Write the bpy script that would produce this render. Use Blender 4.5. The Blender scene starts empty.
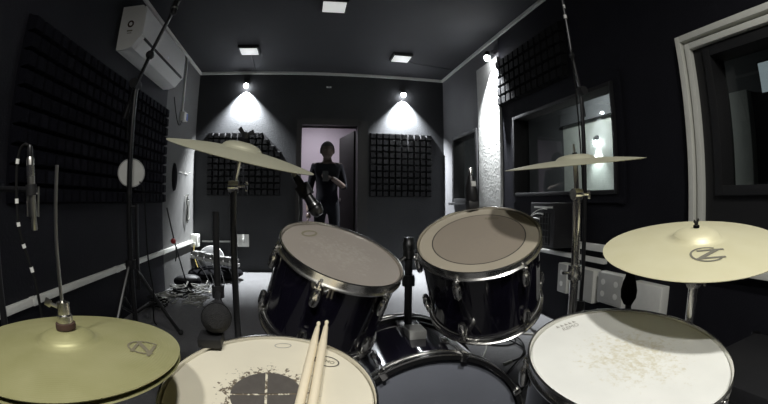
import bpy, bmesh, math, random
from mathutils import Vector, Matrix
random.seed(7)
PI = math.pi
scene = bpy.context.scene
C = scene.collection

# ------------------------------------------------------------------ camera
cd = bpy.data.cameras.new('camera')
cam = bpy.data.objects.new('camera', cd); C.objects.link(cam)
cam.location = (0, 0, 0.970)
fw = Vector((math.sin(.1964), math.cos(.1964), 0)); up = Vector((0, 0, 1)); rt = fw.cross(up)
ROLL = .0043
r2 = rt * math.cos(ROLL) + up * math.sin(ROLL); u2 = up * math.cos(ROLL) - rt * math.sin(ROLL)
cam.rotation_euler = Matrix((r2, u2, -fw)).transposed().to_euler()
cd.type = 'PANO'
cd.sensor_fit = 'HORIZONTAL'; cd.sensor_width = 36.0; cd.sensor_height = 36.0 * 404 / 768
cd.clip_start = .01
holder = cd if hasattr(cd, 'panorama_type') else cd.cycles
holder.panorama_type = 'FISHEYE_LENS_POLYNOMIAL'      # a wide action-camera lens, image radius proportional to angle
holder.fisheye_fov = PI
holder.fisheye_polynomial_k0 = 0.0
holder.fisheye_polynomial_k1 = -(768 / 36.0) / 405.4
holder.fisheye_polynomial_k2 = 0.0; holder.fisheye_polynomial_k3 = 0.0; holder.fisheye_polynomial_k4 = 0.0
scene.camera = cam

# ------------------------------------------------------------------ world, exposure
w = bpy.data.worlds.new('world'); scene.world = w; w.use_nodes = True
w.node_tree.nodes['Background'].inputs[0].default_value = (.5, .55, .65, 1)
w.node_tree.nodes['Background'].inputs[1].default_value = 0.004
vs = scene.view_settings
vs.view_transform = 'Standard'; vs.look = 'None'; vs.exposure = 0.15; vs.gamma = 1.0; vs.use_curve_mapping = False
scene.cycles.use_denoising = True
scene.cycles.max_bounces = 8; scene.cycles.sample_clamp_indirect = 4.0

KEY_A, KEY_B = 30.0, 36.0        # ceiling panels over the drummer
SPOT_W = 1350.0                    # wall spotlights
HALL_W, CTRL_W = 13.0, 60.0

H, D, L, R, Y0 = 2.8, 5.583, 1.56, 2.0, -1.7

# ------------------------------------------------------------------ materials
MATS = {}
def nodes(name):
    m = bpy.data.materials.new(name); m.use_nodes = True
    nt = m.node_tree; b = nt.nodes['Principled BSDF']
    MATS[name] = m
    return m, nt, b
def N(nt, kind, **kw):
    n = nt.nodes.new(kind)
    for k, v in kw.items(): setattr(n, k, v)
    return n
def mat(name, col, rough=.5, metal=0., var=.12, scale=20., bump=0., bscale=None, spec=.5, coat=0., emit=None, es=0.):
    m, nt, b = nodes(name)
    b.inputs['Roughness'].default_value = rough; b.inputs['Metallic'].default_value = metal
    b.inputs['Specular IOR Level'].default_value = spec
    b.inputs['Coat Weight'].default_value = coat; b.inputs['Coat Roughness'].default_value = .05
    tc = N(nt, 'ShaderNodeTexCoord')
    nz = N(nt, 'ShaderNodeTexNoise'); nz.inputs['Scale'].default_value = scale; nz.inputs['Detail'].default_value = 4
    nt.links.new(tc.outputs['Object'], nz.inputs['Vector'])
    rp = N(nt, 'ShaderNodeMix', data_type='RGBA')
    rp.inputs[6].default_value = tuple(c * (1 - var) for c in col) + (1,)
    rp.inputs[7].default_value = tuple(min(1, c * (1 + var)) for c in col) + (1,)
    nt.links.new(nz.outputs['Fac'], rp.inputs[0]); nt.links.new(rp.outputs[2], b.inputs['Base Color'])
    if bump:
        n2 = N(nt, 'ShaderNodeTexNoise'); n2.inputs['Scale'].default_value = bscale or scale * 6; n2.inputs['Detail'].default_value = 3
        nt.links.new(tc.outputs['Object'], n2.inputs['Vector'])
        bp = N(nt, 'ShaderNodeBump'); bp.inputs['Strength'].default_value = bump; bp.inputs['Distance'].default_value = .01
        nt.links.new(n2.outputs['Fac'], bp.inputs['Height']); nt.links.new(bp.outputs['Normal'], b.inputs['Normal'])
    if emit:
        b.inputs['Emission Color'].default_value = tuple(emit) + (1,); b.inputs['Emission Strength'].default_value = es
    return m

mat('wall_paint', (.030, .031, .033), .6, var=.25, scale=3, bump=.25, bscale=60, spec=.2)
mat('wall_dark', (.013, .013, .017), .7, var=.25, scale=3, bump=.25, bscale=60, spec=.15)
mat('wall_lit', (.11, .11, .108), .65, var=.2, scale=3, bump=.25, bscale=70, spec=.2)  # far end of the left wall: spotlit brightness put into a paler colour
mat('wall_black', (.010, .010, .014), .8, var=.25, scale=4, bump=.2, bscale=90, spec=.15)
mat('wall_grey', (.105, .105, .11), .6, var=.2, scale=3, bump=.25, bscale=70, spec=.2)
mat('pillar_plaster', (.50, .50, .48), .7, var=.3, scale=9, bump=.5, bscale=40)
mat('ceiling_paint', (.028, .029, .033), .8, var=.15, scale=3, bump=.15, bscale=90)
mat('carpet', (.125, .125, .128), .95, var=.25, scale=40, bump=.6, bscale=400)
mat('hall_paint', (.55, .49, .54), .6, var=.06, scale=3)
mat('hall_floor', (.2, .18, .17), .6)
mat('ctrl_paint', (.55, .58, .55), .6, var=.1, scale=3)
mat('ctrl_dark', (.12, .125, .135), .8, var=.1, scale=5)
mat('trim_pale', (.72, .72, .68), .5, var=.08)
mat('pvc_white', (.80, .80, .75), .45, var=.05)
mat('alu', (.72, .72, .66), .45, .0, var=.05)
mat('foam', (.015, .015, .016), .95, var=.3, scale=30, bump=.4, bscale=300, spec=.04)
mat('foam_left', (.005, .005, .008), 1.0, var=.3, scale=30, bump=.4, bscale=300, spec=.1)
mat('black_plastic', (.010, .010, .011), .55, var=.1)
mat('black_matte', (.006, .006, .007), .95, var=.2, spec=.05)
mat('black_metal', (.014, .014, .015), .32, .2, var=.1)
mat('shell', (.007, .006, .013), .09, 0, var=.2, spec=.6, coat=.7)
mat('chrome', (.86, .85, .82), .22, 1., var=.04)
mat('mid_chrome', (.42, .42, .41), .3, .9, var=.06)
mat('dark_chrome', (.20, .20, .20), .28, 1., var=.08)
mat('mesh_dark', (.04, .04, .041), .6, .2, var=.8, scale=500, bump=.8, bscale=450, spec=.15)
mat('steel', (.55, .54, .50), .3, 1., var=.08)
mat('felt', (.06, .032, .022), .95, var=.2)
mat('rubber', (.015, .015, .015), .8)
mat('ac_white', (.86, .86, .84), .4, var=.03)
mat('grey_plastic', (.45, .45, .43), .5, var=.08)
mat('pale_plastic', (.78, .78, .74), .5, var=.08)
mat('wood_stick', (.88, .78, .58), .5, var=.08, scale=60)
mat('red', (.35, .02, .02), .4)
mat('blue', (.05, .12, .5), .4)
mat('ink', (.05, .045, .04), .6)
mat('ink_dot', (.095, .085, .076), .6, var=.3, scale=60)
mat('ink_emblem', (.20, .19, .15), .6)
mat('ink_soft', (.20, .18, .12), .6)
mat('ink_pale', (.42, .40, .36), .6)
mat('cable_black', (.008, .008, .008), .8, spec=.15)
mat('cable_grey', (.28, .28, .25), .5)
mat('cable_yellow', (.45, .36, .12), .5)
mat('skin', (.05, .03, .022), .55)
mat('shirt', (.0025, .0025, .004), 1.0, spec=.1, var=.1)
mat('trousers', (.004, .0045, .006), 1.0, spec=.1)
mat('hair', (.008, .007, .006), .7)
mat('eye', (.08, .07, .065), .3)
mat('door_leaf', (.006, .0055, .0055), .7, spec=.2)
mat('door_paint', (.012, .011, .011), .45)
mat('lens_glow', (1, 1, 1), .3, emit=(.93, .96, 1), es=60)
mat('panel_glow', (.8, .8, .78), .4, emit=(.95, .97, .93), es=.42)
mat('led_blue', (.5, .5, 1), .3, emit=(.55, .6, 1), es=1.2)
mat('screen_blue', (.5, .6, .7), .4, emit=(.7, .8, .88), es=.25)
mat('case_black', (.016, .016, .018), .5, var=.3)
mat('bag_grey', (.060, .060, .060), .8, var=.2)
mat('adapter_grey', (.16, .16, .155), .5, var=.15)

def m_glass():
    m, nt, b = nodes('glass')
    nt.nodes.remove(b)
    out = nt.nodes['Material Output']
    tr = N(nt, 'ShaderNodeBsdfTransparent'); tr.inputs[0].default_value = (.86, .90, .88, 1)
    gl = N(nt, 'ShaderNodeBsdfGlossy'); gl.inputs['Roughness'].default_value = .02
    lw = N(nt, 'ShaderNodeLayerWeight'); lw.inputs['Blend'].default_value = .5
    pw = N(nt, 'ShaderNodeMath', operation='POWER'); pw.inputs[1].default_value = 4.0; nt.links.new(lw.outputs['Facing'], pw.inputs[0])
    fr = N(nt, 'ShaderNodeMath', operation='MULTIPLY_ADD'); fr.inputs[1].default_value = .9; fr.inputs[2].default_value = .05; nt.links.new(pw.outputs[0], fr.inputs[0])
    mx = N(nt, 'ShaderNodeMixShader')
    nt.links.new(fr.outputs[0], mx.inputs[0]); nt.links.new(tr.outputs[0], mx.inputs[1]); nt.links.new(gl.outputs[0], mx.inputs[2])
    nt.links.new(mx.outputs[0], out.inputs[0])
m_glass()

def m_cymbal(name, c1, c2, rough, metal):
    m, nt, b = nodes(name)
    tc = N(nt, 'ShaderNodeTexCoord')
    sp = N(nt, 'ShaderNodeSeparateXYZ'); nt.links.new(tc.outputs['Object'], sp.inputs[0])
    cb = N(nt, 'ShaderNodeCombineXYZ'); nt.links.new(sp.outputs[0], cb.inputs[0]); nt.links.new(sp.outputs[1], cb.inputs[1])
    ln = N(nt, 'ShaderNodeVectorMath', operation='LENGTH'); nt.links.new(cb.outputs[0], ln.inputs[0])
    nz = N(nt, 'ShaderNodeTexNoise'); nz.inputs['Scale'].default_value = 14; nz.inputs['Detail'].default_value = 6
    nt.links.new(tc.outputs['Object'], nz.inputs['Vector'])
    mx = N(nt, 'ShaderNodeMix', data_type='RGBA')
    mx.inputs[6].default_value = c1 + (1,); mx.inputs[7].default_value = c2 + (1,)
    nt.links.new(nz.outputs['Fac'], mx.inputs[0]); nt.links.new(mx.outputs[2], b.inputs['Base Color'])
    b.inputs['Metallic'].default_value = metal; b.inputs['Roughness'].default_value = rough
    ml = N(nt, 'ShaderNodeMath', operation='MULTIPLY'); ml.inputs[1].default_value = 1500
    nt.links.new(ln.outputs['Value'], ml.inputs[0])
    sn = N(nt, 'ShaderNodeMath', operation='SINE'); nt.links.new(ml.outputs[0], sn.inputs[0])
    bp = N(nt, 'ShaderNodeBump'); bp.inputs['Strength'].default_value = .12; bp.inputs['Distance'].default_value = .0006
    nt.links.new(sn.outputs[0], bp.inputs['Height']); nt.links.new(bp.outputs[0], b.inputs['Normal'])
m_cymbal('cymbal_old', (.31, .30, .125), (.48, .46, .25), .5, .3)
m_cymbal('cymbal_bright', (.76, .71, .45), (.86, .82, .58), .5, .25)
m_cymbal('cymbal_crash', (.40, .39, .29), (.50, .49, .37), .5, .35)

def m_head(name, base, wear, wr0, wr1, thr, fscale, rough=.5, ring=None, grime=.12, inner=None, soft=.06):
    """drum head: film colour, wear flecks between radii wr0 and wr1, optional printed ring"""
    m, nt, b = nodes(name)
    tc = N(nt, 'ShaderNodeTexCoord')
    sp = N(nt, 'ShaderNodeSeparateXYZ'); nt.links.new(tc.outputs['Object'], sp.inputs[0])
    cb = N(nt, 'ShaderNodeCombineXYZ'); nt.links.new(sp.outputs[0], cb.inputs[0]); nt.links.new(sp.outputs[1], cb.inputs[1])
    ln = N(nt, 'ShaderNodeVectorMath', operation='LENGTH'); nt.links.new(cb.outputs[0], ln.inputs[0])
    r = ln.outputs['Value']
    g = N(nt, 'ShaderNodeTexNoise'); g.inputs['Scale'].default_value = 9; g.inputs['Detail'].default_value = 6
    nt.links.new(tc.outputs['Object'], g.inputs['Vector'])
    c0 = N(nt, 'ShaderNodeMix', data_type='RGBA')
    c0.inputs[6].default_value = tuple(x * (1 - grime) for x in base) + (1,); c0.inputs[7].default_value = tuple(min(.95, x * (1 + grime)) for x in base) + (1,)
    nt.links.new(g.outputs['Fac'], c0.inputs[0])
    col = c0.outputs[2]
    f = N(nt, 'ShaderNodeTexNoise'); f.inputs['Scale'].default_value = fscale; f.inputs['Detail'].default_value = 5; f.inputs['Roughness'].default_value = .65
    nt.links.new(tc.outputs['Object'], f.inputs['Vector'])
    mr = N(nt, 'ShaderNodeMapRange', interpolation_type='SMOOTHSTEP')
    mr.inputs['From Min'].default_value = wr0; mr.inputs['From Max'].default_value = wr1
    mr.inputs['To Min'].default_value = .17; mr.inputs['To Max'].default_value = -.16
    nt.links.new(r, mr.inputs['Value'])
    ad = N(nt, 'ShaderNodeMath', operation='ADD'); nt.links.new(f.outputs['Fac'], ad.inputs[0]); nt.links.new(mr.outputs[0], ad.inputs[1])
    rp = N(nt, 'ShaderNodeMapRange', interpolation_type='SMOOTHSTEP')
    rp.inputs['From Min'].default_value = thr; rp.inputs['From Max'].default_value = thr + soft
    nt.links.new(ad.outputs[0], rp.inputs['Value'])
    c1 = N(nt, 'ShaderNodeMix', data_type='RGBA'); c1.inputs[7].default_value = wear + (1,)
    nt.links.new(rp.outputs[0], c1.inputs[0]); nt.links.new(col, c1.inputs[6]); col = c1.outputs[2]
    if inner:                                   # film of another tone inside a radius
        ir, ic = inner
        s1 = N(nt, 'ShaderNodeMath', operation='LESS_THAN'); s1.inputs[1].default_value = ir
        nt.links.new(r, s1.inputs[0])
        s2 = N(nt, 'ShaderNodeMath', operation='MULTIPLY'); s2.inputs[1].default_value = .75; nt.links.new(s1.outputs[0], s2.inputs[0])
        c2 = N(nt, 'ShaderNodeMix', data_type='RGBA'); c2.inputs[7].default_value = ic + (1,)
        nt.links.new(s2.outputs[0], c2.inputs[0]); nt.links.new(col, c2.inputs[6]); col = c2.outputs[2]
    if ring:
        rr, rw, rc = ring
        s1 = N(nt, 'ShaderNodeMath', operation='COMPARE'); s1.inputs[1].default_value = rr; s1.inputs[2].default_value = rw
        nt.links.new(r, s1.inputs[0])
        c2 = N(nt, 'ShaderNodeMix', data_type='RGBA'); c2.inputs[7].default_value = rc + (1,)
        nt.links.new(s1.outputs[0], c2.inputs[0]); nt.links.new(col, c2.inputs[6]); col = c2.outputs[2]
    nt.links.new(col, b.inputs['Base Color']); b.inputs['Roughness'].default_value = rough
    bp = N(nt, 'ShaderNodeBump'); bp.inputs['Strength'].default_value = .1; bp.inputs['Distance'].default_value = .002
    n2 = N(nt, 'ShaderNodeTexNoise'); n2.inputs['Scale'].default_value = 300
    nt.links.new(tc.outputs['Object'], n2.inputs['Vector']); nt.links.new(n2.outputs['Fac'], bp.inputs['Height']); nt.links.new(bp.outputs[0], b.inputs['Normal'])
m_head('head_snare', (.74, .69, .55), (.15, .12, .085), .04, .135, .61, 110, .6)
m_head('head_floor', (.84, .84, .79), (.68, .64, .50), .0, .21, .50, 85, .5, soft=.30)
m_head('head_tom', (.275, .245, .215), (.325, .295, .26), .0, .22, .56, 90, .45, soft=.2)
m_head('head_ringed', (.37, .33, .26), (.33, .29, .25), .0, .22, .60, 90, .45, soft=.2, ring=(.131, .0016, (.05, .045, .04)), inner=(.131, (.225, .19, .155)))
m_head('head_kick', (.17, .18, .21), (.22, .23, .26), .0, .3, .60, 12, .3)

# ------------------------------------------------------------------ mesh helpers
def frame(c, n, xref=(1, 0, 0)):
    z = Vector(n).normalized(); x = Vector(xref); x = (x - z * x.dot(z))
    if x.length < 1e-4: x = Vector((0, 1, 0)); x = x - z * x.dot(z)
    x.normalize(); y = z.cross(x)
    M = Matrix((x, y, z)).transposed().to_4x4(); M.translation = Vector(c)
    return M
I4 = Matrix.Identity(4)
class MB:
    def __init__(s): s.v = []; s.f = []
    def add(s, vs, fs, M=I4):
        o = len(s.v); s.v += [M @ Vector(v) for v in vs]; s.f += [tuple(i + o for i in f) for f in fs]; return s
    def box(s, c, d, M=I4, bev=0.):
        x, y, z = (k / 2 for k in d); c = Vector(c)
        if bev <= 0:
            vs = [c + Vector((sx * x, sy * y, sz * z)) for sx in (-1, 1) for sy in (-1, 1) for sz in (-1, 1)]
            return s.add(vs, [(0, 1, 3, 2), (4, 6, 7, 5), (0, 4, 5, 1), (2, 3, 7, 6), (0, 2, 6, 4), (1, 5, 7, 3)], M)
        bm = bmesh.new(); bmesh.ops.create_cube(bm, size=1)
        for v in bm.verts: v.co = c + Vector((v.co.x * d[0], v.co.y * d[1], v.co.z * d[2]))
        bmesh.ops.bevel(bm, geom=bm.edges[:], offset=min(bev, min(d) * .45), segments=2, profile=.6, affect='EDGES')
        bm.verts.index_update()
        s.add([v.co.copy() for v in bm.verts], [tuple(v.index for v in f.verts) for f in bm.faces], M); bm.free(); return s
    def lathe(s, prof, n=32, M=I4, closed=False, a0=0., a1=2 * PI):
        full = abs(a1 - a0 - 2 * PI) < 1e-6; m = n if full else n + 1; vs = []; k = len(prof)
        for i in range(m):
            a = a0 + (a1 - a0) * i / n
            for r, z in prof: vs.append((r * math.cos(a), r * math.sin(a), z))
        fs = []
        for i in range(n):
            j = (i + 1) % m if full else i + 1
            for q in range(k if closed else k - 1):
                t = (q + 1) % k; a, b, c_, d_ = i * k + q, j * k + q, j * k + t, i * k + t
                if prof[q][0] < 1e-6 and prof[t][0] < 1e-6: continue
                if prof[q][0] < 1e-6: fs.append((a, c_, d_))
                elif prof[t][0] < 1e-6: fs.append((a, b, d_))
                else: fs.append((a, b, c_, d_))
        return s.add(vs, fs, M)
    def tube(s, pts, r, n=8, cap=True, M=I4):
        pts = [Vector(p) for p in pts]; k = len(pts); rs = r if isinstance(r, (list, tuple)) else [r] * k
        t = (pts[1] - pts[0]).normalized(); x = Vector((1, 0, 0)) if abs(t.x) < .8 else Vector((0, 1, 0))
        x = (x - t * x.dot(t)).normalized(); vs = []; fs = []
        for i, p in enumerate(pts):
            if i == 0: t = pts[1] - p
            elif i == k - 1: t = p - pts[i - 1]
            else: t = pts[i + 1] - pts[i - 1]
            if t.length < 1e-9: t = Vector((0, 0, 1))
            t.normalize(); x = x - t * x.dot(t)
            if x.length < 1e-6: x = t.orthogonal()
            x.normalize(); y = t.cross(x)
            for q in range(n):
                a = 2 * PI * q / n; vs.append(p + (x * math.cos(a) + y * math.sin(a)) * rs[i])
        for i in range(k - 1):
            for q in range(n):
                u = (q + 1) % n; fs.append((i * n + q, i * n + u, (i + 1) * n + u, (i + 1) * n + q))
        if cap: fs.append(tuple(range(n - 1, -1, -1))); fs.append(tuple((k - 1) * n + q for q in range(n)))
        return s.add(vs, fs, M)
    def ball(s, c, r, n=16, M=I4, sc=(1, 1, 1)):
        k = n // 2; prof = [(r * math.sin(PI * i / k) if 0 < i < k else 0, -r * math.cos(PI * i / k)) for i in range(k + 1)]
        return s.lathe(prof, n, M @ Matrix.Translation(c) @ Matrix.Diagonal((*sc, 1)))
    def prism(s, poly, z0, z1, M=I4):
        k = len(poly); vs = [(x, y, z0) for x, y in poly] + [(x, y, z1) for x, y in poly]
        return s.add(vs, [tuple(range(k - 1, -1, -1)), tuple(range(k, 2 * k))] + [(i, (i + 1) % k, k + (i + 1) % k, k + i) for i in range(k)], M)
    def mesh(s, name, ang=35):
        me = bpy.data.meshes.new(name); me.from_pydata([tuple(v) for v in s.v], [], s.f)
        bm = bmesh.new(); bm.from_mesh(me); bmesh.ops.recalc_face_normals(bm, faces=bm.faces[:]); bm.to_mesh(me); bm.free()
        me.polygons.foreach_set('use_smooth', [True] * len(me.polygons)); me.set_sharp_from_angle(angle=math.radians(ang)); me.update()
        return me
def tag(o, label=None, cat=None, group=None, kind=None):
    if label: o['label'] = label
    if cat: o['category'] = cat
    if group: o['group'] = group
    if kind: o['kind'] = kind
    return o
def wmat(o):
    M = Matrix.Identity(4)
    while o is not None: M = Matrix.LocRotScale(o.location, o.rotation_euler, None) @ M; o = o.parent
    return M
def put(name, mb, m, parent=None, ang=35, origin=None, **kw):
    """one mesh object from shapes given in room coordinates"""
    P = wmat(parent) if parent else (Matrix.Translation(origin) if origin is not None else I4)
    inv = P.inverted()
    for i, v in enumerate(mb.v): mb.v[i] = inv @ v
    me = mb.mesh(name, ang); me.materials.append(MATS[m])
    o = bpy.data.objects.new(name, me); C.objects.link(o); o.parent = parent
    if not parent: o.location = P.translation
    return tag(o, **kw)
def putl(name, mb, m, M, parent=None, ang=35, **kw):
    """one mesh object given in its own frame M (keeps its own axes for the material)"""
    me = mb.mesh(name, ang); me.materials.append(MATS[m])
    o = bpy.data.objects.new(name, me); C.objects.link(o); o.parent = parent
    Q = wmat(parent).inverted() @ M if parent else M
    o.location = Q.translation; o.rotation_euler = Q.to_euler()
    return tag(o, **kw)
def thing(name, loc, label, cat, group=None):
    o = bpy.data.objects.new(name, None); C.objects.link(o); o.location = loc; o.empty_display_size = .05
    return tag(o, label, cat, group)
def shared(name, me, parent, loc, rot=None):
    o = bpy.data.objects.new(name, me); C.objects.link(o); o.parent = parent; o.location = loc
    if rot is not None: o.rotation_euler = rot
    return o
def text_mb(s, size, M, depth=.0006, shear=0.):
    cu = bpy.data.curves.new('lettering', 'FONT'); cu.body = s; cu.size = size; cu.align_x = 'CENTER'; cu.align_y = 'CENTER'
    cu.extrude = depth / 2; cu.resolution_u = 3; cu.shear = shear
    ob = bpy.data.objects.new('lettering', cu); C.objects.link(ob)
    me = bpy.data.meshes.new_from_object(ob); mb = MB()
    mb.add([v.co.copy() for v in me.vertices], [tuple(p.vertices) for p in me.polygons], M)
    bpy.data.objects.remove(ob); bpy.data.curves.remove(cu); bpy.data.meshes.remove(me)
    return mb
def bez(p0, p1, p2, p3, n=12):
    a, b, c, d = map(Vector, (p0, p1, p2, p3))
    return [a * (1 - t)**3 + 3 * b * t * (1 - t)**2 + 3 * c * t * t * (1 - t) + d * t**3 for t in (i / n for i in range(n + 1))]
def n3(nx, ny):
    t = math.hypot(nx, ny); a = math.atan2(ny, nx)
    return Vector((math.sin(t) * math.cos(a), math.sin(t) * math.sin(a), math.cos(t)))

# ------------------------------------------------------------------ room shell
def wall_grid(axis, p, th, u0, u1, z0, z1, holes):
    """slab at p..p+th on the given axis, u along the other axis, with rectangular holes (u0,u1,z0,z1)"""
    us = sorted({u0, u1, *[h[0] for h in holes], *[h[1] for h in holes]}); zs = sorted({z0, z1, *[h[2] for h in holes], *[h[3] for h in holes]})
    mb = MB()
    for a, b in zip(us, us[1:]):
        for c, d in zip(zs, zs[1:]):
            um, zm = (a + b) / 2, (c + d) / 2
            if any(h[0] < um < h[1] and h[2] < zm < h[3] for h in holes): continue
            if axis == 'x': mb.box((p + th / 2, um, zm), (abs(th), b - a, d - c))
            else: mb.box((um, p + th / 2, zm), (b - a, abs(th), d - c))
    return mb
W1 = (4.32, 5.14, .97, 1.85); W2 = (2.02, 3.46, 1.03, 1.80); W3 = (.25, 1.225, 1.01, 1.79)
DOOR = (-.05, .72, 0., 2.02)
put('floor', MB().box(((R - L) / 2, (D + Y0) / 2, -.05), (R + L + .4, D - Y0 + .4, .1)), 'carpet', kind='structure')
put('ceiling', MB().box(((R - L) / 2, (D + Y0) / 2, H + .05), (R + L + .4, D - Y0 + .4, .1)), 'ceiling_paint', kind='structure')
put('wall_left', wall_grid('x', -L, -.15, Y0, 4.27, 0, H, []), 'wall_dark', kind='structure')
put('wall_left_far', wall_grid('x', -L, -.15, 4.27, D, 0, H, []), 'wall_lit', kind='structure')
put('wall_back', wall_grid('y', D, .15, -L - .15, R + .15, 0, H, [DOOR]), 'wall_paint', kind='structure')
put('wall_front', wall_grid('y', Y0, -.15, -L - .15, R + .15, 0, H, []), 'wall_black', kind='structure')
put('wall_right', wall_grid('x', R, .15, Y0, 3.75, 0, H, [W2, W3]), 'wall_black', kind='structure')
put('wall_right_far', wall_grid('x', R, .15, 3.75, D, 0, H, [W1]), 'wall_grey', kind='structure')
# flat pale plaster pier standing a little proud of the wall between the windows
put('wall_pier', MB().box((R - .0175, 4.01, 1.27), (.035, .54, 2.54), bev=.006), 'pillar_plaster', kind='structure')
# pale strips where the walls meet the ceiling
put('trim_1', MB().box(((R - L) / 2, D - .012, H - .02), (R + L, .024, .036)), 'trim_pale', kind='structure')
put('trim_2', MB().box((-L + .012, (D + Y0) / 2, H - .02), (.024, D - Y0 - .05, .036)), 'trim_pale', kind='structure')
put('trim_3', MB().box((R - .012, (D + Y0) / 2, H - .02), (.024, D - Y0 - .05, .036)), 'trim_pale', kind='structure')

# hallway behind the door
put('floor_hall', MB().box((.5, 6.6, -.05), (3.4, 1.73, .1)), 'hall_floor', kind='structure')
put('ceiling_hall', MB().box((.5, 6.6, 2.55), (3.4, 1.73, .1)), 'hall_paint', kind='structure')
put('wall_hall', MB().box((.5, 7.4, 1.25), (3.4, .1, 2.5)).box((-1.15, 6.54, 1.25), (.1, 1.6, 2.5)).box((2.15, 6.54, 1.25), (.1, 1.6, 2.5)), 'hall_paint', kind='structure')
d1 = thing('door_1', (.335, D, 0), None, None); tag(d1, kind='structure')
fr = MB()
fr.box((-.085, D + .02, 1.045), (.07, .24, 2.09)); fr.box((.79, D + .02, 1.045), (.14, .24, 2.09)); fr.box((.355, D + .02, 2.065), (.81, .24, .09))
put('door_frame', fr, 'door_paint', d1)
Md = Matrix.Translation((.735, D + .155, 0)) @ Matrix.Rotation(math.radians(101), 4, 'Z')
put('door_leaf', MB().box((.38, .02, 1.0), (.75, .04, 1.98), Md, bev=.004), 'door_leaf', d1)
hd = MB(); hd.tube([(.68, .04, 1.0), (.68, .09, 1.0), (.58, .09, 1.0)], .009, 8, M=Md); hd.lathe([(0, 0), (.025, 0), (.025, .006), (0, .006)], 16, Md @ frame((.68, .04, 1.0), (0, 1, 0)))
put('door_handle', hd, 'steel', d1)

# control room beyond the right wall
CX2 = 4.2
put('floor_control', MB().box(((R + .15 + CX2) / 2, 3.2, .0), (CX2 - R - .15, 7.4, .1)), 'hall_floor', kind='structure')
put('ceiling_control', MB().box(((R + .15 + CX2) / 2, 3.2, 2.85), (CX2 - R - .15, 7.4, .1)), 'ctrl_dark', kind='structure')
put('wall_control', MB().box((CX2 + .05, 4.96, 1.1), (.1, 1.32, 2.3)), 'ctrl_paint', kind='structure')
put('wall_control_dark', MB().box((CX2 + .05, 6.26, 1.4), (.1, 1.28, 2.9)).box((CX2 + .02, 4.96, 2.55), (.16, 1.32, .6)).box((CX2 + .05, 1.9, 1.4), (.1, 4.8, 2.9)).box((3.2, 6.95, 1.4), (2.1, .1, 2.9)).box((3.2, -.55, 1.4), (2.1, .1, 2.9)), 'ctrl_dark', kind='structure')
put('wall_control_pier', MB().box((CX2 - .06, 2.16, 1.3), (.12, .26, 1.62), bev=.004), 'ctrl_paint', kind='structure')

# windows
def window(name, w, fr_w, fr_p, frame_m, mull=(), glass_x=R + .10):
    y0, y1, z0, z1 = w
    t = thing(name, (R, (y0 + y1) / 2, z0), None, None); tag(t, kind='structure')
    a = MB()
    for y in (y0 + fr_w / 2, y1 - fr_w / 2): a.box((R + .05 - fr_p / 2, y, (z0 + z1) / 2), (.14 + fr_p, fr_w, z1 - z0), bev=.004)
    for z in (z0 + fr_w / 2, z1 - fr_w / 2): a.box((R + .05 - fr_p / 2, (y0 + y1) / 2, z), (.14 + fr_p, y1 - y0 - 2 * fr_w, fr_w), bev=.004)
    put('window_frame', a, frame_m, t)
    for y in mull: put('mullion', MB().box((glass_x, y, (z0 + z1) / 2), (.04, .035, z1 - z0 - 2 * fr_w), bev=.003), frame_m, t)
    ys = [y0 + fr_w, *[m for m in mull], y1 - fr_w]
    for a_, b_ in zip(ys, ys[1:]):
        put('pane', MB().box((glass_x, (a_ + b_) / 2, (z0 + z1) / 2), (.006, b_ - a_ - .03 if mull else b_ - a_, z1 - z0 - 2 * fr_w)), 'glass', t)
    return t
w1 = window('window_1', W1, .05, .02, 'black_plastic')
put('window_sill', MB().box((R - .03, (W1[0] + W1[1]) / 2, W1[2] - .02), (.10, W1[1] - W1[0] + .06, .03), bev=.004), 'black_plastic', w1)
w2 = window('window_2', W2, .03, .02, 'black_plastic')
put('window_trim', MB().box((R - .012, 1.99, 1.415), (.02, .06, .90)).box((R - .012, 3.49, 1.415), (.02, .06, .90)).box((R - .012, 2.74, 1.83), (.02, 1.44, .06)).box((R - .012, 2.74, 1.0), (.02, 1.44, .06)), 'wall_black', w2)
w3 = window('window_3', W3, .05, .02, 'black_plastic')
for n_, (off, wd) in enumerate(((0., .036), (.054, .036))):          # two pale aluminium rails run round the big window
    a = MB(); y1, y0, z0, z1 = 1.395 - off, .02 + off, .62 + off, 1.90 - off
    px = R - .03 + .012 * n_
    a.box((px, y1 - wd / 2, (z0 + z1) / 2), (.06, wd, z1 - z0), bev=.004); a.box((px, y0 + wd / 2, (z0 + z1) / 2), (.06, wd, z1 - z0), bev=.004)
    a.box((px, (y0 + y1) / 2, z1 - wd / 2), (.06, y1 - y0 - 2 * wd, wd), bev=.004); a.box((px, (y0 + y1) / 2, z0 + wd / 2), (.06, y1 - y0 - 2 * wd, wd), bev=.004)
    put('rail', a, 'alu', w3)
put('lining', wall_grid('x', R - .012, .011, .11, 1.305, .71, 1.81, [W3]), 'black_plastic', w3)

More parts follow.
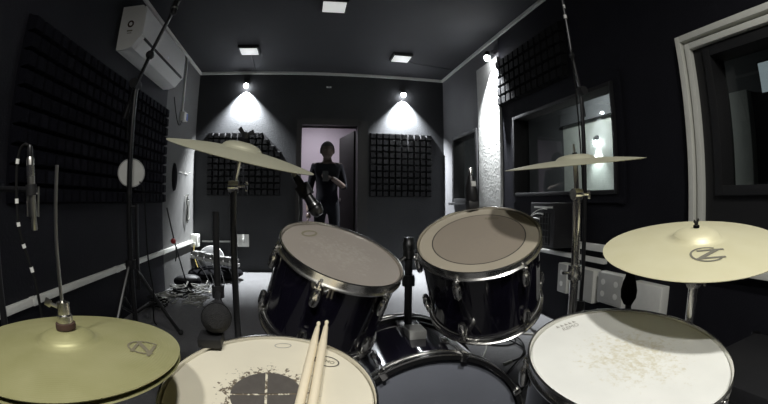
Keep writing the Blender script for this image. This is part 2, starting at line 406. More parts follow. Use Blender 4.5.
# ------------------------------------------------------------------ lamps
def spotlight(p, wall, power, label, ang=98, gap=.058, group='wall spotlights'):
    p = Vector(p); t = thing('wall_spotlight', p, label, 'spotlight', group)
    wv = Vector(wall)
    put('mount', MB().lathe([(0, 0), (.035, 0), (.035, .015), (0, .02)], 20, frame(p + wv * gap + Vector((0, 0, .05)), -wv)), 'black_plastic', t)
    put('bracket', MB().tube([p + wv * (gap - .008) + Vector((0, 0, .05)), p + wv * .01 + Vector((0, 0, .06)), p + Vector((0, 0, .04))], .007, 8), 'black_plastic', t)
    put('lamp_head', MB().lathe([(0, .06), (.022, .055), (.03, .03), (.036, -.002), (.033, -.002), (.026, .012), (0, .014)], 24, Matrix.Translation(p)), 'black_plastic', t)
    put('lens', MB().ball((0, 0, .0), .034, 16, Matrix.Translation(p + Vector((0, 0, -.022)))), 'lens_glow', t)
    ld = bpy.data.lights.new('bulb', 'SPOT'); ld.energy = power; ld.spot_size = math.radians(ang); ld.spot_blend = .85; ld.shadow_soft_size = .018; ld.color = (.93, .97, 1)
    lo = bpy.data.objects.new('bulb', ld); C.objects.link(lo); lo.parent = t; lo.location = (0, 0, -.062)
    dr = Vector((wv.x * .16, wv.y * .16, -1)); lo.rotation_euler = dr.to_track_quat('-Z', 'Y').to_euler()
    return t
spotlight((-.86, D - .06, 2.60), (0, 1, 0), SPOT_W, 'small lit spotlight on the back wall above the clipped-corner foam panel')
spotlight((1.38, D - .06, 2.53), (0, 1, 0), SPOT_W, 'small lit spotlight on the back wall above the square foam panel')
spotlight((1.885, 3.80, 2.55), (1, 0, 0), SPOT_W * .55, 'small lit spotlight on the window wall above the pale plaster pier', ang=92, gap=.078)
spotlight((CX2 - .06, 4.72, 1.90), (1, 0, 0), CTRL_W, 'small lit spotlight in the control room seen through the window', ang=70)

def panel_light(x, y, label, power=0., cable=None, rz=0.):
    t = thing('ceiling_light', (x, y, H), label, 'ceiling light', 'square ceiling lights')
    M = Matrix.Translation((x, y, H)) @ Matrix.Rotation(rz, 4, 'Z')
    put('housing', MB().box((0, 0, -.02), (.25, .25, .04), M, bev=.004), 'black_plastic', t)
    put('diffuser', MB().box((0, 0, -.043), (.21, .21, .006), M), 'panel_glow', t)
    if cable: put('surface_cable', MB().tube([(x, y + .1, H - .006), *cable], .005, 6), 'black_plastic', t)
    if power:
        ld = bpy.data.lights.new('lamp_light', 'AREA'); ld.energy = power; ld.size = .17; ld.color = (1.0, .985, .94); ld.spread = math.radians(180)
        lo = bpy.data.objects.new('lamp_light', ld); C.objects.link(lo); lo.parent = t; lo.location = (0, 0, -.05)
    return t
panel_light(-.72, 4.66, 'square ceiling light with a thin cable running to the back wall', cable=[(-.74, D - .03, H - .006)])
panel_light(1.15, 4.72, 'square ceiling light with a thin cable running towards the window wall', cable=[(1.4, 4.95, H - .006), (1.96, 5.05, H - .006)])
panel_light(.21, 3.44, 'square ceiling light with no cable, in the middle of the dark ceiling')
panel_light(-.45, -.85, 'square ceiling light above and behind the drummer, hi-hat side', KEY_A)
panel_light(.45, -.45, 'square ceiling light above and behind the drummer, floor tom side', KEY_B)
# hallway light
t = thing('hall_light', (.2, 6.5, 2.5), 'round ceiling light in the hallway behind the door', 'ceiling light')
put('housing', MB().lathe([(0, 0), (.12, 0), (.12, -.03), (0, -.03)], 24, Matrix.Translation((.2, 6.5, 2.5))), 'pale_plastic', t)
put('diffuser', MB().lathe([(.1, -.031), (.1, -.035), (.06, -.045), (0, -.05)], 24, Matrix.Translation((.2, 6.5, 2.5))), 'panel_glow', t)
ld = bpy.data.lights.new('hall_bulb', 'AREA'); ld.energy = HALL_W; ld.size = .2; ld.color = (.95, .92, 1)
lo = bpy.data.objects.new('hall_bulb', ld); C.objects.link(lo); lo.parent = t; lo.location = (0, 0, -.06)
# unseen fill light, added to brighten the control room behind the glass
t = thing('control_fill_light', (3.5, 4.4, 2.8), 'added square fill light on the control room ceiling', 'ceiling light')
put('housing', MB().box((3.5, 4.4, 2.785), (.25, .25, .03)), 'pale_plastic', t)
ld = bpy.data.lights.new('control_fill', 'AREA'); ld.energy = 24; ld.size = .2
lo = bpy.data.objects.new('control_fill', ld); C.objects.link(lo); lo.parent = t; lo.location = (0, 0, -.04)
t = thing('monitor', (CX2 - .10, 1.70, 2.0), 'pale blue lit screen on the control room wall', 'monitor')
put('case', MB().box((CX2 - .05, 1.70, 2.2), (.06, .34, .34), bev=.006), 'black_plastic', t)
put('screen', MB().box((CX2 - .083, 1.70, 2.2), (.006, .30, .30)), 'screen_blue', t)

# ------------------------------------------------------------------ acoustic foam panels (each wedge block is a part)
def foam_block(s, h):
    a = s * .46; b = s * .36
    return MB().add([(-a, -a, 0), (a, -a, 0), (a, a, 0), (-a, a, 0), (-b, -b, h), (b, -b, h), (b, b, h), (-b, b, h)],
                    [(3, 2, 1, 0), (4, 5, 6, 7), (0, 1, 5, 4), (1, 2, 6, 5), (2, 3, 7, 6), (3, 0, 4, 7)])
def foam_panel(org, ux, n, cols, rows, s, h, m, label, skip=lambda i, j: False, cut=0):
    org, ux, n = Vector(org), Vector(ux), Vector(n); uz = Vector((0, 0, 1))
    t = thing('foam_panel', org, label, 'foam panel', 'acoustic foam panels')
    M = Matrix((ux, uz, n)).transposed().to_4x4(); M.translation = org
    W_, H_ = cols * s, rows * s
    poly = [(0, 0), (W_, 0), (W_, H_ - cut), (W_ - cut, H_), (0, H_)] if cut else [(0, 0), (W_, 0), (W_, H_), (0, H_)]
    put('backing', MB().prism(poly, 0.001, .014, M), m, t)
    me = foam_block(s, h).mesh('foam_block'); me.materials.append(MATS[m]); rot = M.to_euler()
    for i in range(cols):
        for j in range(rows):
            if skip(i, j) or (cut and (i + 1) * s + (j + 1) * s > W_ + H_ - cut + .01): continue
            shared('foam_block', me, t, (M.to_3x3() @ Vector(((i + .5) * s, (j + .5) * s, .0135))), rot)
    return t
FS = .0865
foam_panel((-1.37, D, 1.05), (1, 0, 0), (0, -1, 0), 12, 10, FS, .045, 'foam', 'black foam block panel with a clipped corner on the back wall', cut=3 * FS)
foam_panel((.90, D, 1.04), (1, 0, 0), (0, -1, 0), 10, 10, .09, .045, 'foam', 'square black foam block panel on the back wall beside the door')
foam_panel((R, 3.74, 1.97), (0, -1, 0), (-1, 0, 0), 12, 5, .10, .045, 'foam', 'black foam block panel high on the window wall above the windows')
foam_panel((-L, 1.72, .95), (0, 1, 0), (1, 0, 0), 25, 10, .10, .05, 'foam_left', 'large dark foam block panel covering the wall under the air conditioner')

# ------------------------------------------------------------------ drums
def lug_shape(M):
    # rounded keystone casting: long axis along z, standing off the shell along +x
    return MB().lathe([(0, -.024), (.007, -.0235), (.0105, -.018), (.012, 0), (.0105, .015), (.007, .021), (0, .022)], 12, M @ Matrix.Diagonal((.9, 1.05, 1, 1)))
def hoop_prof(rs, rh, top, bot):
    return [(rs + .002, bot), (rh, bot), (rh + .001, bot + .004), (rh - .004, bot + .007), (rh - .004, top - .006), (rh, top - .004), (rh, top), (rh - .004, top + .001), (rh - .0055, top - .003), (rs + .002, bot + .008)]
def drum(name, label, cat, c, nrm, rh, depth, nl, rot, head_m, base, hoop_h=.026, two_lugs=True):
    c = Vector(c); M = frame(c, nrm); rs = rh - .0085
    t = thing(name, base, label, cat)
    put('shell', MB().lathe([(rs - .006, -.016), (rs, -.016), (rs, -depth + .016), (rs - .006, -depth + .016)], 64, M, closed=True), 'shell', t)
    hd = putl('batter_head', MB().lathe([(0, -.005), (rs * .5, -.005), (rs - .002, -.005), (rs + .001, -.009), (rs + .001, -.022), (rs - .003, -.022), (rs - .006, -.010), (0, -.0075)], 64), head_m, M, t)
    put('hoop', MB().lathe(hoop_prof(rs, rh, 0., -hoop_h), 72, M, closed=True), 'chrome', t)
    M2 = M @ Matrix.Translation((0, 0, -depth)) @ Matrix.Rotation(PI, 4, 'X')
    put('bottom_hoop', MB().lathe(hoop_prof(rs, rh, 0., -hoop_h), 72, M2, closed=True), 'chrome', t)
    put('resonant_head', MB().lathe([(0, -.010), (rs - .004, -.010), (rs + .001, -.014), (rs + .001, -.024), (rs - .003, -.024), (rs - .006, -.014), (0, -.012)], 48, M2), 'grey_plastic', t)
    for k in range(nl):
        a = rot + 2 * PI * k / nl
        for top in ((1, 0) if two_lugs else (1,)):
            z = -.058 if top else -depth + .058
            Ml = M @ Matrix.Rotation(a, 4, 'Z') @ Matrix.Translation((rs + .010, 0, z))
            if not top: Ml = Ml @ Matrix.Rotation(PI, 4, 'X')
            lg = put('lug', lug_shape(Ml), 'chrome', t)
            ln = .058 - .020
            put('tension_rod', MB().tube([(0, 0, .02), (0, 0, ln - .012)], .0032, 8, M=Ml).lathe([(0, ln - .012), (.006, ln - .012), (.006, ln - .004), (.0042, ln - .003), (.0042, ln + .004), (0, ln + .004)], 10, Ml).box((-.004, 0, ln - .012), (.016, .016, .004), Ml), 'chrome', lg)
    return t, M, rs, hd

def decal(name, mb, m, parent): return put(name, mb, m, parent)
def ring_mb(rx, ry, w_, M, n=40, a0=0., a1=2 * PI, th=.0005):
    vs = []; fs = []; full = abs(a1 - a0 - 2 * PI) < 1e-6; k = n if full else n + 1
    for i in range(k):
        a = a0 + (a1 - a0) * i / n
        for q in (1, -1): vs.append(((rx + q * w_ / 2) * math.cos(a), (ry + q * w_ / 2) * math.sin(a), th))
    for i in range(n):
        j = (i + 1) % k if full else i + 1
        fs.append((2 * i, 2 * j, 2 * j + 1, 2 * i + 1))
    return MB().add(vs, fs, M)

# snare
SC, SN = Vector((-.073, .624, .656)), n3(.008, -.228)
snare, SM, srs, shead = drum('snare_drum', 'snare drum with a worn cream head and a dark centre dot', 'drum', SC, SN, .187, .155, 8, .35, 'head_snare', (SC.x, SC.y + .03, .49), two_lugs=True)
for q in range(4):            # the dark dot is split in four by a pale cross
    g = .0021; rr = .061; a0 = math.asin(g / rr)
    vs = [(g, g)] + [(rr * math.cos(a), rr * math.sin(a)) for a in [a0 + (PI / 2 - 2 * a0) * i / 14 for i in range(15)]]
    put('dot_quarter', MB().prism(vs, -.0049, -.0043, SM @ Matrix.Rotation(q * PI / 2 + .03, 4, 'Z')), 'ink_dot', shead)
Ml = SM @ Matrix.Translation((.108, .096, -.0048)) @ Matrix.Rotation(-.5, 4, 'Z')
put('head_logo', ring_mb(.024, .015, .0024, Ml), 'ink', shead)
put('head_mark', text_mb('REMO', .012, Ml @ Matrix.Translation((0, 0, .0005)), .0002), 'ink_soft', shead)
put('head_stamp', ring_mb(.016, .008, .002, SM @ Matrix.Translation((.025, .152, -.0048))), 'ink_pale', shead)
# strainer on the snare's side
put('strainer', MB().box((0, 0, 0), (.02, .035, .06), SM @ Matrix.Rotation(PI, 4, 'Z') @ Matrix.Translation((srs + .010, 0, -.09)), bev=.004), 'chrome', snare)

def tripod(name_t, foot, hub_z, top_z, pole_r, spread, leg_m, pole_m, label, cat, rot=0., hub_c=None, group=None):
    x, y = foot; t = thing(name_t, (x, y, 0), label, cat, group)
    put('pole', MB().tube([(x, y, .05), (x, y, top_z)], pole_r, 12), pole_m, t)
    put('hub', MB().lathe([(0, hub_z - .03), (pole_r * 2, hub_z - .03), (pole_r * 2.2, hub_z), (pole_r * 2, hub_z + .03), (0, hub_z + .03)], 14, Matrix.Translation((x, y, 0))), leg_m, t)
    for k in range(3):
        a = rot + 2 * PI * k / 3; e = Vector((x + spread * math.cos(a), y + spread * math.sin(a), .012))
        lg = put('leg', MB().tube([(x + pole_r * math.cos(a), y + pole_r * math.sin(a), hub_z), e], pole_r * .75, 8), leg_m, t)
        put('foot', MB().ball((0, 0, 0), pole_r * 1.15, 10, Matrix.Translation(e + Vector((0, 0, pole_r * 1.1 - .012)))), 'rubber', lg)
        put('brace', MB().tube([(x + pole_r * math.cos(a), y + pole_r * math.sin(a), hub_z * .35), (x + spread * .5 * math.cos(a), y + spread * .5 * math.sin(a), hub_z * .5 + .006)], pole_r * .5, 6), leg_m, t)
    return t
sbase = SC - SN * .155
st = tripod('snare_stand', (SC.x, SC.y + .035), .26, .44, .013, .24, 'dark_chrome', 'dark_chrome', 'chrome basket stand carrying the snare drum', 'drum stand', rot=.5)
for k in range(3):
    a = .2 + 2 * PI * k / 3; Mb = frame(sbase, SN) @ Matrix.Rotation(a, 4, 'Z')
    p1 = Mb @ Vector((.197, 0, -.006)); p2 = Mb @ Vector((.197, 0, .03))
    put('basket_arm', MB().tube([(SC.x, SC.y + .035, .43), Mb @ Vector((.1, 0, -.02)), p1, p2], .006, 8), 'dark_chrome', st)

# drumsticks lying across the snare and its far rim
def stick(p0, p1, label):
    p0, p1 = Vector(p0), Vector(p1); d = (p1 - p0); ln = d.length
    prof = [(0, 0), (.005, .001), (.0078, .008), (.0082, .02), (.0082, ln - .10), (.0052, ln - .028), (.0030, ln - .014)]
    prof2 = [(.0030, ln - .014), (.0042, ln - .010), (.0046, ln - .006), (.003, ln - .001), (0, ln)]
    t = thing('drumstick', p0, label, 'drumstick', 'drumsticks on the snare')
    put('shaft', MB().lathe(prof, 14, frame(p0, d)), 'wood_stick', t); put('tip', MB().lathe(prof2, 14, frame(p0, d)), 'wood_stick', t)
stick((-.039, .449, .6245), (.027, .838, .7145), 'pale wooden drumstick on the snare, the one nearer the hi-hat')
stick((-.016, .452, .6255), (.0445, .842, .7155), 'pale wooden drumstick on the snare, the one nearer the kick drum')

# rack toms
T1C, T1N = Vector((.096, 1.007, .847)), n3(.293, -.323)
T2C, T2N = Vector((.471, 1.026, .878)), n3(-.3, -.358)
tom1, TM1, trs1, th1 = drum('rack_tom', 'glossy black rack tom with a plain greyish head', 'drum', T1C, T1N, .164, .235, 6, -1.95, 'head_tom', tuple(T1C - T1N * .235))
tom2, TM2, trs2, th2 = drum('rack_tom', 'glossy black rack tom with a dark ring printed on its tan head', 'drum', T2C, T2N, .177, .25, 6, -1.25, 'head_ringed', tuple(T2C - T2N * .25))
put('head_logo', ring_mb(.026, .012, .006, TM1 @ Matrix.Translation((-.085, .066, -.0048)) @ Matrix.Rotation(.85, 4, 'Z')), 'ink_soft', th1)
put('head_logo', text_mb('REMO', .016, TM2 @ Matrix.Translation((.075, .078, -.0046)) @ Matrix.Rotation(-.5, 4, 'Z'), .0002), 'ink_soft', th2)

# kick drum: axis along the room, batter side to the drummer
KC = Vector((.33, .94, .285)); KR = .29; KD = .42
kick = thing('kick_drum', (KC.x, KC.y + KD / 2, 0), 'large glossy black kick drum lying on its side under the toms', 'drum')
KM = frame(KC, (0, -1, 0), (1, 0, 0))
krs = KR - .016
put('shell', MB().lathe([(krs - .008, -.02), (krs, -.02), (krs, -KD + .02), (krs - .008, -KD + .02)], 80, KM, closed=True), 'shell', kick)
kh = putl('batter_head', MB().lathe([(0, -.012), (krs * .6, -.012), (krs - .006, -.012), (krs, -.016), (krs, -.028), (krs - .008, -.02), (0, -.015)], 80), 'head_kick', KM, kick)
for z0, nm in ((0., 'hoop'), (-KD + .04, 'front_hoop')):
    put(nm, MB().lathe([(krs + .003, z0), (KR - .002, z0), (KR, z0 - .003), (KR, z0 - .037), (KR - .002, z0 - .04), (krs + .003, z0 - .04)], 80, KM, closed=True), 'black_metal', kick)
    for zz in (z0 - .004, z0 - .036):
        put('hoop_inlay', MB().lathe([(KR - .001, zz - .005), (KR + .0025, zz - .0035), (KR + .0025, zz + .0035), (KR - .001, zz + .005)], 80, KM, closed=True), 'chrome', kick)
put('front_head', MB().lathe([(0, -KD + .012), (krs, -KD + .012), (krs, -KD + .02), (0, -KD + .016)], 64, KM), 'black_plastic', kick)
for k in range(8):
    a = math.radians(75) + 2 * PI * k / 8
    Mk = KM @ Matrix.Rotation(a, 4, 'Z')
    cl = put('claw', MB().box((KR + .004, 0, -.020), (.010, .020, .050), Mk, bev=.003).box((KR - .005, 0, .003), (.022, .018, .006), Mk, bev=.002), 'chrome', kick)
    put('tension_rod', MB().tube([(KR + .006, 0, -.045), (KR - .004, 0, -.13)], .0035, 8, M=Mk), 'chrome', cl)
    lg = put('lug', lug_shape(Mk @ Matrix.Translation((krs + .011, 0, -.15))), 'chrome', kick)
for s in (-1, 1):
    p = KC + Vector((s * krs * .97, KD - .08, -.06))
    put('spur', MB().tube([p + Vector((-s * .004, 0, .02)), p + Vector((s * .015, .01, 0)), (p.x + s * .10, p.y + .09, .012)], .008, 8), 'chrome', kick)
put('bass_foot', MB().box((KC.x, KC.y + .02, .006), (.10, .05, .012)), 'rubber', kick)
# tom holder on top of the kick: plate, post and two arms
hp = Vector((KC.x, 1.25, KC.z + krs))
put('holder_plate', MB().box((hp.x, hp.y - .09, hp.z + .012), (.055, .075, .03), bev=.006), 'grey_plastic', kick)
th = thing('tom_holder', (hp.x, hp.y - .01, hp.z), 'black tom holder post with chrome clamp on the kick drum', 'tom holder')
put('holder_base', MB().box((hp.x, hp.y - .01, hp.z + .006), (.07, .08, .022), bev=.005), 'chrome', th)
put('post', MB().tube([(hp.x, hp.y, hp.z + .01), (hp.x, hp.y, .80)], .013, 14), 'black_metal', th)
put('clamp', MB().lathe([(0, .79), (.017, .79), (.019, .80), (.017, .815), (.020, .82), (.020, .838), (.016, .845), (.016, .858), (0, .86)], 16, Matrix.Translation((hp.x, hp.y, 0))), 'dark_chrome', th)
put('collar', MB().lathe([(0, .70), (.021, .70), (.022, .72), (.020, .735), (0, .735)], 14, Matrix.Translation((hp.x, hp.y, 0))), 'black_metal', th)
for TC, TN, rs in ((T1C, T1N, trs1), (T2C, T2N, trs2)):
    d = Vector((hp.x, hp.y, 0)) - Vector((TC.x, TC.y, 0)); d.z = 0
    Mx = frame(TC, TN); loc = Mx.to_3x3().inverted() @ d; a = math.atan2(loc.y, loc.x)
    e = Mx @ Vector((math.cos(a) * (rs + .003), math.sin(a) * (rs + .003), -.14))
    put('holder_arm', MB().tube([(hp.x, hp.y, .80), (Vector((hp.x, hp.y, .80)) + e) / 2 + Vector((0, .01, -.005)), e], .007, 10), 'chrome', th)
    put('arm_clamp', MB().ball((0, 0, 0), .016, 12, Matrix.Translation(e + Vector((0, 0, 0)) + (Mx.to_3x3() @ Vector((math.cos(a), math.sin(a), 0))) * .010)), 'chrome', th)

# floor tom on three legs
FC, FN = Vector((.594, .531, .684)), n3(-.081, -.143)
ftom, FM, frs, fh = drum('floor_tom', 'large black floor tom with a bright white worn head', 'drum', FC, FN, .215, .40, 8, .25, 'head_floor', (FC.x, FC.y, 0))
lm = FM @ Matrix.Translation((-.042, .165, -.0046)) @ Matrix.Rotation(.10, 4, 'Z')
put('head_logo', text_mb('REMO', .018, lm, .0002, .3), 'ink_pale', fh)
cr = MB()
for i in range(5): cr.add([(-.024 + i * .012 - .005, .012, 0), (-.024 + i * .012 + .005, .012, 0), (-.024 + i * .012, .022, 0)], [(0, 1, 2)], lm)
put('logo_crown', cr, 'ink_pale', fh)
for k in range(3):
    a = 1.1 + 2 * PI * k / 3
    b = FM @ Matrix.Rotation(a, 4, 'Z'); p1 = b @ Vector((frs + .018, 0, -.14)); p2 = b @ Vector((frs + .018, 0, -.34))
    e = Vector((p2.x + (p2.x - FC.x) * .12, p2.y + (p2.y - FC.y) * .12, .02))
    lg = put('leg', MB().tube([p1, p2, Vector((p2.x, p2.y, .16)), e], .006, 10), 'chrome', ftom)
    put('foot', MB().ball((0, 0, 0), .018, 12, Matrix.Translation((e.x, e.y, .018))), 'rubber', lg)
    put('bracket', MB().box((frs + .014, 0, -.24), (.026, .04, .05), b, bev=.005), 'chrome', ftom)

# ------------------------------------------------------------------ cymbals
def cym_prof(r, bell, bh, bow):
    top = [(0, bh + bow)] + [(bell * math.sin(i / 6 * PI / 2), bow + bh * math.cos(i / 6 * PI / 2) ** .9) for i in range(1, 6)] + [(bell * 1.04, bow * .985)]
    k = 10; top += [(bell * 1.04 + (r - bell * 1.04) * i / k, bow * (1 - (i / k) ** 1.5) * .985) for i in range(1, k + 1)]
    return top + [(x - (.0008 if i == 0 else 0), z - .0016) for i, (x, z) in enumerate(reversed(top))]
def cymbal_mesh(r, bell, bh, bow): return MB().lathe(cym_prof(r, bell, bh, bow), 96)
def cym_z(rr, r, bell, bow): return bow * (1 - ((rr - bell * 1.04) / (r - bell * 1.04)) ** 1.5) * .985
def z_logo(M, s, rot_z=0.):
    """a slanted capital Z in an open swoosh ring"""
    mb = ring_mb(s, s * .92, s * .14, M, 40, .95, 5.5, th=.0)
    Mz = M @ Matrix.Rotation(rot_z, 4, 'Z')
    def stroke(p, q, w_, k=8):
        d = Vector((q[0] - p[0], q[1] - p[1])); n_ = Vector((-d.y, d.x)).normalized() * w_ / 2; vs = []
        for i in range(k + 1):
            c0 = Vector(p) + d * i / k; vs += [(c0.x + n_.x, c0.y + n_.y, 0), (c0.x - n_.x, c0.y - n_.y, 0)]
        mb.add(vs, [(2 * i, 2 * i + 2, 2 * i + 3, 2 * i + 1) for i in range(k)], Mz)
    stroke((-.55 * s, .52 * s), (1.15 * s, .52 * s), s * .20); stroke((.70 * s, .50 * s), (-.55 * s, -.50 * s), s * .30); stroke((-.75 * s, -.52 * s), (1.0 * s, -.52 * s), s * .20)
    return mb
def drape(mb, r, bell, bow):
    """lay a flat mark onto the bowed cymbal surface"""
    mb.v = [Vector((v.x, v.y, cym_z(max(bell * 1.04, math.hypot(v.x, v.y)), r, bell, bow) + .0011)) for v in mb.v]
    return mb
def wing_nut(M):
    M = M @ Matrix.Diagonal((1.25, 1.25, 1.1, 1)); mb = MB().lathe([(0, 0), (.007, 0), (.007, .012), (0, .012)], 10, M)
    for s in (-1, 1): mb.prism([(s * .004, .002), (s * .016, .014), (s * .012, .022), (s * .003, .012)], -.002, .002, M @ Matrix.Rotation(PI / 2, 4, 'X'))
    return mb

# hi-hat with its stand, rod and clutch
HC, HN = Vector((-.365, .521, .754)), n3(.034, .0)
HM = frame(HC, HN)
hs = tripod('hi_hat_stand', (HC.x, HC.y), .34, .70, .012, .26, 'dark_chrome', 'chrome', 'chrome hi-hat stand with its pull rod rising through the cymbals', 'cymbal stand', rot=.9)
put('rod', MB().tube([(HC.x, HC.y, .70), (HC.x, HC.y, .82), (HC.x - .003, HC.y + .001, .92), (HC.x - .001, HC.y, 1.02)], .0029, 10), 'steel', hs)
put('seat_cup', MB().lathe([(0, .69), (.02, .695), (.024, .705), (0, .708)], 16, Matrix.Translation((HC.x, HC.y, 0))), 'black_plastic', hs)
hh = putl('hi_hat_cymbal', cymbal_mesh(.178, .046, .016, .015), 'cymbal_old', HM, None, ang=60, label='aged olive brass top hi-hat cymbal with an engraved ring emblem', cat='cymbal')
HM2 = frame(HC - HN * .010, -HN)
put('emblem', drape(z_logo(Matrix.Translation((.122, .026, 0)) @ Matrix.Rotation(.09, 4, 'Z'), .025, -PI / 2), .178, .046, .015), 'ink_soft', None, origin=(0, 0, 0)).parent = hh
putl('hi_hat_cymbal', cymbal_mesh(.178, .046, .016, .015), 'cymbal_old', HM2, None, ang=60, label='bottom hi-hat cymbal, upside down under the engraved top one', cat='cymbal')
cz = HC + HN * .0315
ct = thing('hi_hat_clutch', cz, 'chrome hi-hat clutch with felt and thumb screw on the bell', 'clutch')
put('felt_washer', MB().lathe([(.004, 0), (.016, 0), (.0165, .004), (.016, .009), (.004, .009)], 20, Matrix.Translation(cz)), 'felt', ct)
put('clutch_body', MB().lathe([(.0038, .009), (.013, .009), (.013, .020), (.010, .022), (.0105, .040), (.0038, .042)], 18, Matrix.Translation(cz)), 'chrome', ct)
put('thumb_screw', MB().tube([cz + Vector((-.008, -.002, .032)), cz + Vector((-.022, -.004, .036))], .003, 8).box((0, 0, 0), (.012, .004, .012), Matrix.Translation(cz + Vector((-.026, -.005, .038))) @ Matrix.Rotation(.4, 4, 'Y'), bev=.002), 'steel', ct)

def stand_cym(c, n, r, bell, bh, bow, m, clabel, slabel, pole_m, hub, spread, rot, pole_r=.0125, side=0., nut=1.):
    c, n = Vector(c), Vector(n); M = frame(c - n * bow * .35, n)
    cy = putl('crash_cymbal' if m != 'cymbal_bright' else 'ride_cymbal', cymbal_mesh(r, bell, bh, bow), m, M, None, ang=60, label=clabel, cat='cymbal')
    topz = bow + bh; zc = c - n * bow * .35
    base = zc - n * .03 + Vector((side, 0, 0))
    st = tripod('cymbal_stand', (base.x, base.y), hub, base.z - .06, pole_r, spread, pole_m, pole_m, slabel, 'cymbal stand', rot=rot)
    put('tilter', MB().lathe([(0, -.014), (.016, -.014), (.018, 0), (.016, .014), (0, .014)], 16, frame(base - Vector((0, 0, .055)), (1, 0, 0))).tube([base - Vector((0, 0, .055)), zc + n * (topz - bh - .006)], .0075, 10), 'chrome', st)
    put('tilter_screw', MB().tube([base + Vector((.012, 0, -.055)), base + Vector((.035, -.01, -.055))], .0035, 8).box((0, 0, 0), (.008, .005, .026), Matrix.Translation(base + Vector((.037, -.01, -.055))), bev=.002), 'chrome', st)
    put('rod', MB().tube([zc + n * (topz - bh - .01), zc + n * (topz + (.028 if nut != .55 else .012))], .0032, 8), 'steel', st)
    fh = .010 * min(nut, 1) if nut else .004; fr_ = .014 * min(nut, 1) if nut else .007
    put('felt_washer', MB().lathe([(.0035, topz + .0005), (fr_, topz + .0005), (fr_ * 1.05, topz + fh * .5), (fr_, topz + fh), (.0035, topz + fh)], 16, frame(zc, n)), 'black_matte', st)
    if nut: put('wing_nut', wing_nut(frame(zc + n * (topz + fh + .001), n) @ Matrix.Diagonal((nut, nut, nut, 1))), 'black_metal', st)
    return cy, st, M
rd, rst, RM = stand_cym((.823, .565, .883), n3(-.182, -.082), .229, .060, .022, .018, 'cymbal_bright', 'bright brass ride cymbal with a Z emblem over the floor tom', 'chrome straight stand holding the bright ride cymbal', 'chrome', .30, .26, .2, nut=.55)
put('emblem', drape(z_logo(Matrix.Translation((-.078, -.086, 0)) @ Matrix.Rotation(-.726, 4, 'Z'), .037), .229, .060, .018), 'ink_emblem', None, origin=(0, 0, 0)).parent = rd
cl_, cls, CLM = stand_cym((-.176, 1.098, 1.100), n3(.240, -.132), .209, .055, .020, .018, 'cymbal_crash', 'dull brass crash cymbal tilted in front of the back wall foam', 'dark chrome stand holding the tilted crash cymbal behind the snare', 'dark_chrome', .36, .30, PI / 2, side=-.010, pole_r=.0095, nut=1.15)
cr_, crs, CRM = stand_cym((.723, .913, 1.083), n3(-.128, -.032), .205, .055, .014, .013, 'cymbal_crash', 'dull brass crash cymbal in front of the control room window', 'chrome stand holding the crash cymbal between the tom and floor tom', 'chrome', .36, .28, .3, nut=0)
zc = Vector((crs.location.x, crs.location.y, .775))
put('height_clamp', MB().lathe([(0, -.02), (.02, -.02), (.022, 0), (.02, .02), (0, .02)], 16, Matrix.Translation(zc)).tube([zc + Vector((-.015, 0, 0)), zc + Vector((-.05, -.01, .004))], .0045, 8), 'chrome', crs)

# ------------------------------------------------------------------ microphones and their stands
def dyn_mic(name, head, tail, label, r=.0235, group=None, grille_m='dark_chrome', ball=True):
    head, tail = Vector(head), Vector(tail); d = tail - head; ln = d.length; M = frame(head, d)
    t = thing(name, tail, label, 'microphone', group)
    if ball: put('grille', MB().lathe([(0, -r * .95), (r * .5, -r * .85), (r * .87, -r * .45), (r, .0), (r * .97, r * .5), (r * .82, r * 1.1), (0, r * 1.1)], 24, M), grille_m, t)
    else: put('grille', MB().lathe([(0, -.006), (r * .7, -.006), (r * .75, 0), (r * .75, r * 1.1), (0, r * 1.1)], 20, M), grille_m, t)
    put('grille_ring', MB().lathe([(r * .3, r * .25), (r * 1.05, r * .3), (r * 1.05, r * .62), (r * .3, r * .66)], 24, M, closed=True), 'black_metal', t)
    put('body', MB().lathe([(0, r * 1.1), (r * .80, r * 1.12), (r * .74, r * 1.8), (r * .55, ln - .012), (r * .5, ln), (0, ln)], 20, M), 'black_metal', t)
    return t, M, ln
# snare mic on a short stand behind the snare
ms = thing('microphone_stand', (-.222, 1.0, 0), 'short black microphone stand behind the snare drum', 'microphone stand')
put('pole', MB().tube([(-.222, 1.0, .02), (-.222, 1.0, .945)], .0085, 12), 'black_metal', ms)
put('base', MB().lathe([(0, 0), (.075, 0), (.075, .012), (.02, .022), (0, .022)], 28, Matrix.Translation((-.222, 1.0, 0))), 'black_metal', ms)
snm, _, _ = dyn_mic('microphone', (-.178, .768, .742), (-.205, .90, .728), 'dark ball-headed microphone aimed over the far rim of the snare', r=.030, grille_m='mesh_dark')
put('rim_clamp', MB().box((0, 0, 0), (.05, .04, .022), frame(SM @ Vector((-.118, .145, .012)), SN), bev=.006), 'black_plastic', ms)
put('clip', MB().tube([(-.222, 1.0, .745), (-.214, .95, .735), (-.203, .895, .728)], .008, 10).lathe([(.0165, -.02), (.021, -.02), (.021, .02), (.0165, .02)], 16, frame((-.2, .878, .7305), (-.232, 1, -.112)), closed=True).lathe([(0, -.015), (.016, -.015), (.016, .015), (0, .015)], 14, Matrix.Translation((-.222, 1.0, .745))), 'black_plastic', ms)
